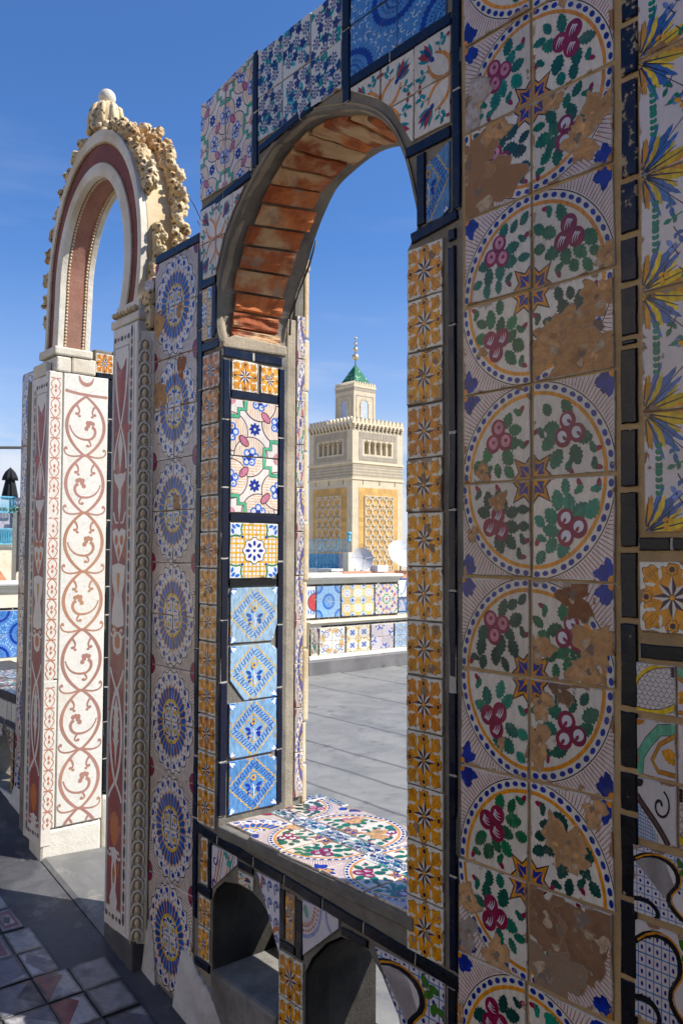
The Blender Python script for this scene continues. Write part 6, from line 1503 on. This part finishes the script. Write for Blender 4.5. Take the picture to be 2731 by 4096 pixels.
# top chamber: four corner piers, walls pierced by an arcade of five arches on each side
def arcade(face, parent):
    sx = s_; a0, a1 = 1.55, 5.55; n = 5; w_ = (a1-a0)/n; z0, z1 = 9.9, 11.25; holes = []
    for k in range(n):
        c = a0+w_*(k+.5); r_ = w_*.41; hz = z1-r_*1.15; P = [(c-r_*.93, z0), (c+r_*.93, z0), (c+r_*.93, hz-.06)]
        P += [(c+r_*math.cos(t), hz+r_*1.15*math.sin(t)) for t in [math.pi*j/8 for j in range(9)]]+[(c-r_*.93, hz-.06)]; holes.append(P)
    o, u, nrm = face; mb = MB(); mb.col = STN+(1,); M = mx_(o, u, nrm); loops = [rect(0, 9.04, sx, 13.0)]+holes
    flat = [p for l in loops for p in l]; tr = tessellate_polygon([[Vector((p[0], p[1], 0)) for p in l] for l in loops])
    for d, fl_ in ((0, True), (-.55, False)):
        for t in tr:
            q = [flat[i] for i in t]
            if (area(q) > 0) != fl_: q.reverse()
            mb.face([tuple(M @ Vector((p[0], p[1], d))) for p in q])
    for l in holes:
        for k in range(len(l)):
            a, b = l[k], l[(k+1) % len(l)]; mb.face([tuple(M @ Vector((x, y, d))) for (x, y), d in ((a, -.55), (b, -.55), (b, 0), (a, 0))])
    mb.build('arcade_wall', VC, parent)
    mb = MB(); mb.col = GRY+(1,)          # carved grey field as a frame round the arcade
    for r_ in (rect(.9, 12.16-.72, 6.25, 12.16), rect(.9, 9.22, 6.25, 9.7), rect(.9, 9.7, 1.35, 11.44), rect(5.78, 9.7, 6.25, 11.44)): fprism(mb, face, r_, .002, .03)
    for k in range(26):
        for z in (9.34, 9.58, 11.6, 11.82, 12.02): mb.col = (STN2 if (k+int(z*10)) % 2 else GRY)+(1,); fprism(mb, face, rect(.98+.2*k, z-.06, 1.08+.2*k, z+.06), .03, .055)
    mb.build('carved_frieze', VC, parent)
    for k in range(n+1):
        c = a0+w_*k; mb = MB(); mb.col = lin((206, 176, 140))+(1,); p = M @ Vector((c, 0, -.18)); mb.lathe((p.x, p.y, 0), [(.11, 9.9), (.11, 9.98), (.075, 10.0), (.07, 10.62), (.13, 10.72), (.14, 10.8)], 10); mb.build('column', VC, parent)
    for k in range(n):
        c = a0+w_*(k+.5); r_ = w_*.33; hz = z1-r_*1.15
        for q in range(7):
            t0, t1 = math.pi*q/7, math.pi*(q+1)/7; mb = None
    mb = MB()
    for k in range(n):
        c = a0+w_*(k+.5); r_ = w_*.415; hz = z1-w_*.41*1.15
        for q in range(7):
            t0, t1 = math.pi*q/7+.02, math.pi*(q+1)/7-.02; mb.col = (lin((120, 100, 84)) if q % 2 else CRM)+(1,)
            fprism(mb, face, [(c+r_*math.cos(t0), hz+r_*1.15*math.sin(t0)), (c+(r_+.06)*math.cos(t0), hz+(r_+.1)*1.15*math.sin(t0)), (c+(r_+.06)*math.cos(t1), hz+(r_+.1)*1.15*math.sin(t1)), (c+r_*math.cos(t1), hz+r_*1.15*math.sin(t1))], .002, .03)
    mb.build('arch_ring', VC, parent)
arcade(RFc, min_); arcade(LFc, min_)
arcade((Vector((mx0-s_, my0+s_, 0)), Vector((0, -1, 0)), Vector((-1, 0, 0))), min_); arcade((Vector((mx0, my0+s_, 0)), Vector((-1, 0, 0)), Vector((0, 1, 0))), min_) if False else None
mb = MB(); mb.col = STN+(1,); mb.box(mx0-s_+.004, my0+s_-.5, 9.04, mx0-.556, my0+s_, 9.9); mb.box(mx0-s_+.004, my0+s_-.5, 11.3, mx0-.556, my0+s_, 12.94)
for k in range(6): mb.box(mx0-1.5-.8*k-.12, my0+s_-.5, 9.9, mx0-1.5-.8*k+.12, my0+s_, 11.3)
mb.box(mx0-s_+.004, my0+s_-.5, 9.9, mx0-5.7, my0+s_, 11.3); mb.box(mx0-1.4, my0+s_-.5, 9.9, mx0-.556, my0+s_, 11.3); mb.build('arcade_wall', VC, min_)
mb = MB(); mb.col = STN2+(1,); mb.box(mx0-s_+.56, my0+.56, 12.4, mx0-.56, my0+s_-.56, 12.8); mb.box(mx0-s_+.6, my0+.6, 9.03, mx0-.6, my0+s_-.6, 9.1); mb.box(mx0-s_+.6, my0+.6, 11.35, mx0-.6, my0+s_-.6, 11.6)
for (a, b) in ((mx0-.545, my0+s_-.545), (mx0-s_+.003, my0+s_-.545), (mx0-s_+.003, my0+.003), (mx0-.545, my0+.003)): mb.box(a, b, 9.05, a+.542, b+.542, 12.94)
mb.build('chamber_core', VC, min_)
mb = MB(); mb.col = CRM+(1,); mb.box(mx0-s_-.1, my0-.1, 12.95, mx0+.1, my0+s_+.1, 13.1); mb.build('cornice', VC, min_)
merl = [(-.19, 0), (.19, 0), (.21, .18), (.17, .34), (.09, .47), (0, .55), (-.09, .47), (-.17, .34), (-.21, .18)]
mm = {}
for fi, face in enumerate((RFc, LFc, (Vector((mx0-s_, my0+s_, 0)), Vector((0, -1, 0)), Vector((-1, 0, 0))), (Vector((mx0, my0+s_, 0)), Vector((-1, 0, 0)), Vector((0, 1, 0))))):
    o, u, nrm = face
    for k in range(13):
        if fi not in mm:
            b = MB(); b.col = CRM+(1,); b.prism(merl, -.2, .08, mx_(Vector((0, 0, 0)), u, nrm)); mm[fi] = b.mesh('merlon')
        p = o+u*(.22+.555*k); link('merlon', mm[fi], min_, VC, Matrix.Translation((p.x, p.y, 13.1)))
        if fi < 2:
            if (fi, 'c') not in mm:
                b = MB(); b.col = CRM+(1,); M = mx_(Vector((0, 0, 0)), u, nrm); b.prism(rect(-.13, -.22, .13, 0), 0, .26, M); b.prism(rect(-.12, -.42, .12, -.222), 0, .17, M); b.prism(rect(-.09, -.6, .09, -.422), 0, .09, M); mm[(fi, 'c')] = b.mesh('corbel')
            link('corbel', mm[(fi, 'c')], min_, VC, Matrix.Translation((p.x+nrm.x*.002, p.y+nrm.y*.002, 12.945)))
            if k < 12:
                if (fi, 'd') not in mm:
                    b = MB(); b.col = lin((44, 52, 48))+(1,); M = mx_(Vector((0, 0, 0)), u, nrm); b.prism([(-.10, -.14), (0, -.22), (.10, -.14), (.14, 0), (.1, .08), (-.1, .08), (-.14, 0)], 0, .05, M); b.prism(rect(-.09, -.5, .09, -.23), 0, .04, M); mm[(fi, 'd')] = b.mesh('glazed_inset')
                q = p+u*.2775; link('glazed_inset', mm[(fi, 'd')], min_, VC, Matrix.Translation((q.x+nrm.x*.006, q.y+nrm.y*.006, 12.86)))
# carved lattice panels
def panelface(face):
    mb = MB()
    for r_ in range(20):                       # courses of ochre stone
        for c in range(6):
            mb.col = jit(GOLD, random.Random(r_*7+c), .16)+(1,); a = .86+.92*c+(.3 if r_ % 2 else 0); b = min(6.34, a+.90); a = max(a, .86)
            if r_ % 2 and c == 0: fprism(mb, face, rect(.86, 6.42-.44*(r_+1)+.01, a-.02, 6.42-.44*r_), .0, .02)
            if b > a+.05: fprism(mb, face, rect(a, 6.42-.44*(r_+1)+.01, b, 6.42-.44*r_), .0, .02)
    mb.build('ochre_panel', VC, min_)
    mb = MB(); mb.col = lin((214, 200, 172))+(1,); x0, x1, zt = 1.72, 5.58, 5.55; d0, d1 = .021, .13
    fprism(mb, face, rect(x0-.07, -3, x0, zt+.07), d0, d1); fprism(mb, face, rect(x1, -3, x1+.07, zt+.07), d0, d1); fprism(mb, face, rect(x0, zt, x1, zt+.07), d0, d1)
    nc = 4; cw = (x1-x0)/nc; ch_ = 1.05
    def seg(p, q, w_=.085):
        d = (Vector(q)-Vector(p)); nn = Vector((-d.y, d.x)).normalized()*w_/2
        P = [Vector(p)+nn, Vector(p)-nn, Vector(q)-nn, Vector(q)+nn]; P = [(min(x1, max(x0, v.x)), v.y) for v in P]
        if abs(area(P)) > 1e-4: fprism(mb, face, P, d0, d1-.02)
    for c in range(nc):
        ctr = x0+cw*(c+.5)
        for r_ in range(8):
            zt2 = zt-ch_*r_; n_ = 10
            for sg in (-1, 1):
                pp = [(ctr+sg*cw*.47*math.sin(math.pi*i/n_)**.7, zt2-ch_*i/n_) for i in range(n_+1)]
                for p, q in zip(pp[:-1], pp[1:]): seg(p, q, .10)
                seg((ctr+sg*.10*cw, zt2-.08*ch_), (ctr+sg*.12*cw, zt2-.36*ch_), .07); seg((ctr+sg*.02*cw, zt2-.98*ch_), (ctr+sg*.2*cw, zt2-.80*ch_), .08)
    mb.build('lattice', VC, min_)
    for xx in (1.4, 3.7, 5.9):
        mb = MB(); mb.col = lin((120, 100, 80))+(1,); fprism(mb, face, rect(xx, 6.72, xx+.07, 7.2), .0, .03); mb.build('slit', VC, min_)
panelface(RFc); panelface(LFc)
# upper lantern tower
ux0, uy0, us_ = -66.2, 57.7, 3.05
URF = (Vector((ux0, uy0, 0)), Vector((0, 1, 0)), Vector((1, 0, 0))); ULF = (Vector((ux0, uy0, 0)), Vector((-1, 0, 0)), Vector((0, -1, 0)))
mb = MB(); mb.col = STN+(1,); mb.box(ux0-us_, uy0, 12.8, ux0, uy0+us_, 17.35); mb.build('lantern_tower', VC, min_)
mb = MB(); mb.col = CRM+(1,); mb.box(ux0-us_-.07, uy0-.07, 17.2, ux0+.07, uy0+us_+.07, 17.42); mb.build('cornice', VC, min_)
for face in (URF, ULF):
    mb = MB(); c = us_/2; P = [(c-.42, 13.9), (c+.42, 13.9), (c+.42, 15.2)]+[(c+.44*math.cos(t), 15.3+.6*math.sin(t)) for t in [math.pi*j/12 for j in range(13)]]+[(c-.42, 15.2)]
    mb.col = lin((176, 188, 214))+(1,); fprism(mb, face, P, .0, .02); mb.build('glazed_arch', VC, min_)
    mb = MB(); mb.col = CRM+(1,)
    for q in range(9):
        t0, t1 = math.pi*q/9+.03, math.pi*(q+1)/9-.03; mb.col = (CRM if q % 2 else STN2)+(1,); fprism(mb, face, [(c+.45*math.cos(t0), 15.3+.61*math.sin(t0)), (c+.68*math.cos(t0), 15.3+.85*math.sin(t0)), (c+.68*math.cos(t1), 15.3+.85*math.sin(t1)), (c+.45*math.cos(t1), 15.3+.61*math.sin(t1))], 0, .07)
    for x in (c-.56, c+.56): mb.col = CRM+(1,); fprism(mb, face, rect(x-.07, 13.8, x+.07, 15.2), 0, .08); fprism(mb, face, rect(x-.11, 15.2, x+.11, 15.32), 0, .1)
    mb.build('arch_surround', VC, min_)
    mb = MB(); mb.col = GRY+(1,)
    for r_ in (rect(.3, 16.3, us_-.3, 16.38), rect(.3, 13.0, .38, 16.3), rect(us_-.38, 13.0, us_-.3, 16.3), rect(.02, 16.85, us_-.02, 17.15)): fprism(mb, face, r_, 0, .03)
    mb.build('carved_frieze', VC, min_)
for fi, face in enumerate((URF, ULF, (Vector((ux0-us_, uy0+us_, 0)), Vector((0, -1, 0)), Vector((-1, 0, 0))), (Vector((ux0, uy0+us_, 0)), Vector((-1, 0, 0)), Vector((0, 1, 0))))):
    o, u, nrm = face
    for k in range(9):
        if (fi, 'u') not in mm:
            b = MB(); b.col = CRM+(1,); b.prism([(x*.62, y*.8) for x, y in merl], -.12, .05, mx_(Vector((0, 0, 0)), u, nrm)); mm[(fi, 'u')] = b.mesh('merlon')
        p = o+u*(.15+.344*k); link('merlon', mm[(fi, 'u')], min_, VC, Matrix.Translation((p.x, p.y, 17.42)))
cx_, cy_ = ux0-us_/2, uy0+us_/2; mb = MB(); mb.col = lin((30, 120, 84))+(1,); hb = us_/2-.17; rgx = random.Random(6); ap = 20.05; NR = 20
for k in range(NR):                             # courses of green roof tiles
    a, b = hb*(1-k/NR), hb*(1-(k+1)/NR)+.02; z0, z1 = 17.42+(ap-17.42)*k/NR, 17.42+(ap-17.42)*(k+1)/NR
    for (dx, dy) in ((1, 0), (0, -1), (-1, 0), (0, 1)):
        nt_ = max(1, int(2*a/.16))
        for q in range(nt_):
            f0, f1 = -1+2*q/nt_, -1+2*(q+1)/nt_; mb.col = jit(lin((26, 108, 78)) if rgx.random() > .12 else lin((150, 176, 150)), rgx, .2)+(1,)
            P = []
            for (f, r2, z) in ((f0, a, z0), (f1, a, z0), (f1, b, z1), (f0, b, z1)):
                P.append((cx_+dx*r2-dy*f*r2, cy_+dy*r2+dx*f*r2, z))
            mb.face(P)
rf = mb.build('pyramid_roof', VC, min_)
mb = MB(); mb.tube([(cx_, cy_, 19.7), (cx_, cy_, 23.0)], .05, 6); mb.build('finial_rod', DKM, min_)
GLD = m_plain('gilt_ball', lin((206, 190, 150)), .35, .1, 4, .05, .6)
for z, r_ in ((20.81, .37), (21.66, .26), (22.26, .16), (22.62, .07)):
    mb = MB(); mb.ball((cx_, cy_, z), r_, 10); mb.build('finial_ball', GLD, min_, smooth=True)
mb = MB(); mb.tube([(cx_+.0, cy_+.13*math.cos(t), 22.98+.13*math.sin(t)) for t in [R(130+28*k) for k in range(11)]], [.008, .02, .03, .036, .04, .04, .04, .036, .03, .02, .008], 6); mb.build('crescent', GLD, min_, smooth=True)

# ------------------------------------------------------------------ roofs seen past the left edge
lh = empty('roof_house', (-22, 7, -14), 'grey stepped roof terrace with turquoise railings behind the left wall', 'house')
bx('wall', GREYW, lh, -24, 4.5, -14.2, -20.05, 7.05, .47, bevel=0); bx('wall', GREYW, lh, -20.5, 6.96, .47, -20.1, 7.2, 1.22, bevel=.02); bx('wall', GREYW, lh, -23, 4.5, .47, -20.2, 6.96, .84, bevel=.02)
bx('wall', CREW, lh, -20.04, 4.5, -1.4, -19.98, 7.0, .11, bevel=.0)
mb = MB(); mb.prism([(-.35, 0), (.30, 0), (.30, .5), (.12, .75), (-.1, .82), (-.35, .7)], 0, .012, Matrix(((0, 0, 1, -19.979), (1, 0, 0, 6.45), (0, 1, 0, -1.2), (0, 0, 0, 1)))); mb.build('ochre_arch', ORW, lh)
def pickets(name, x, y0, y1, z0, z1, n, parent, mat=TURQ, label=None):
    mb = MB()
    for z in (z0, z1): mb.box(x-.015, y0, z-.015, x+.015, y1, z+.015)
    for k in range(n+1):
        y = y0+(y1-y0)*k/n; mb.tube([(x, y, z0), (x, y+.012*(k % 2), (z0+z1)/2), (x, y, z1)], .008, 5)
    return mb.build(name, mat, parent)
pickets('railing', -20.08, 5.4, 6.95, .86, 1.22, 44, lh); pickets('railing', -19.9, 5.4, 6.97, .12, .47, 60, lh); pickets('railing', -20.02, 6.93, 7.1, .50, .80, 10, lh)
bx('painted_panel', TURQ, lh, -19.965, 5.4, .15, -19.95, 6.88, .44, bevel=0)
cu_ = bx('bench_cushion', YELF, None, -20.9, 5.3, .845, -20.5, 6.92, .99, bevel=.03); tag(cu_, 'long yellow cushion behind the upper turquoise railing', 'cushion')
um = empty('closed_umbrella', (-20.4, 6.93, .84), 'closed black parasol standing on the roof terrace at the left edge', 'umbrella')
mb = MB(); mb.tube([(-20.4, 6.93, .84), (-20.4, 6.93, 1.95)], .02, 6); mb.build('pole', DKM, um)
def folds(prof, n=10, amp=.16):
    mb = MB(); m = n*4
    for r_, z in prof:
        for q in range(m): t = 2*math.pi*q/m; rr_ = r_*(1+amp*math.cos(n*t)); mb.v.append((-20.4+rr_*math.cos(t), 6.93+rr_*math.sin(t), z)); mb.c.append((0, 0, 0, 1))
    for k in range(len(prof)-1):
        for q in range(m): mb.f.append((k*m+q, k*m+(q+1) % m, (k+1)*m+(q+1) % m, (k+1)*m+q))
    mb.f.append(tuple(reversed(range(m)))); return mb
folds([(.17, 1.18), (.155, 1.3), (.12, 1.5), (.085, 1.68), (.07, 1.75)]).build('canopy', BLKF, um, smooth=True); folds([(.165, 1.64), (.15, 1.72), (.10, 1.84), (.03, 1.92)], 8, .2).build('top_flap', BLKF, um, smooth=True)
ln = empty('lantern_box', (-19.95, 7.15, 1.22), 'small turquoise pitched lantern cage on the grey roof wall', 'lantern')
pickets('bars', -19.95, 7.06, 7.24, 1.24, 1.42, 6, ln); mb = MB(); mb.prism([(-.11, 0), (.11, 0), (0, .07)], -.1, .1, Matrix(((0, 0, 1, -19.98), (1, 0, 0, 7.15), (0, 1, 0, 1.43), (0, 0, 0, 1)))); mb.build('roof', TURQ, ln)
col_ = empty('tiled_pillar', (-19.2, 6.75, -14), 'tile-faced pillar topped by green leaves near the left edge', 'pillar')
bx('shaft', CREW, col_, -19.4, 6.66, -14.2, -19.1, 6.95, .84); bx('dark_post', DKM, col_, -19.1, 6.655, -.5, -19.03, 6.70, .84)
CFm = Frame((-19.095, 0, 0), (0, 1, 0), (0, 0, 1))
for j in range(8):
    tile(col_, 'check_tile', CFm, CHECK_A[(1, 0, 3)[j % 3]], ('pil', j % 3), 6.715, -.5+.162*j, 6.86, -.342+.162*j, rot=j % 4)
rg = random.Random(3); mb = MB()
for k in range(90):
    c = Vector((-19.2+rg.gauss(0, .12), 6.78+rg.gauss(0, .14), .9+rg.gauss(0, .045))); d = Vector((rg.gauss(0, 1), rg.gauss(0, 1), rg.gauss(.3, 1))).normalized()*.06; e = d.cross(Vector((rg.gauss(0, 1), rg.gauss(0, 1), 1))).normalized()*.02
    mb.face([tuple(c-d), tuple(c+e), tuple(c+d), tuple(c-e)])
pl = mb.build('leafy_plant', GREENF); tag(pl, 'low green plant on top of the tile-faced pillar', 'plant')
aw = empty('awning_frame', (-8.1, 2.0, -.3), 'thin grey metal awning bar crossing the sky at the left edge', 'awning frame')
mb = MB(); mb.tube([(-8.17, 1.0, .83), (-8.17, 2.67, .962), (-8.1, 3.6, 1.03)], .0135, 8); mb.build('cross_bar', DKM, aw)
mb = MB(); mb.tube([(-8.17, 1.0, -14), (-8.17, 1.0, .83)], .016, 8); mb.build('post', DKM, aw); mb = MB(); mb.tube([(-8.1, 3.6, -.3), (-8.1, 3.6, 1.03)], .016, 8); mb.build('post', DKM, aw)
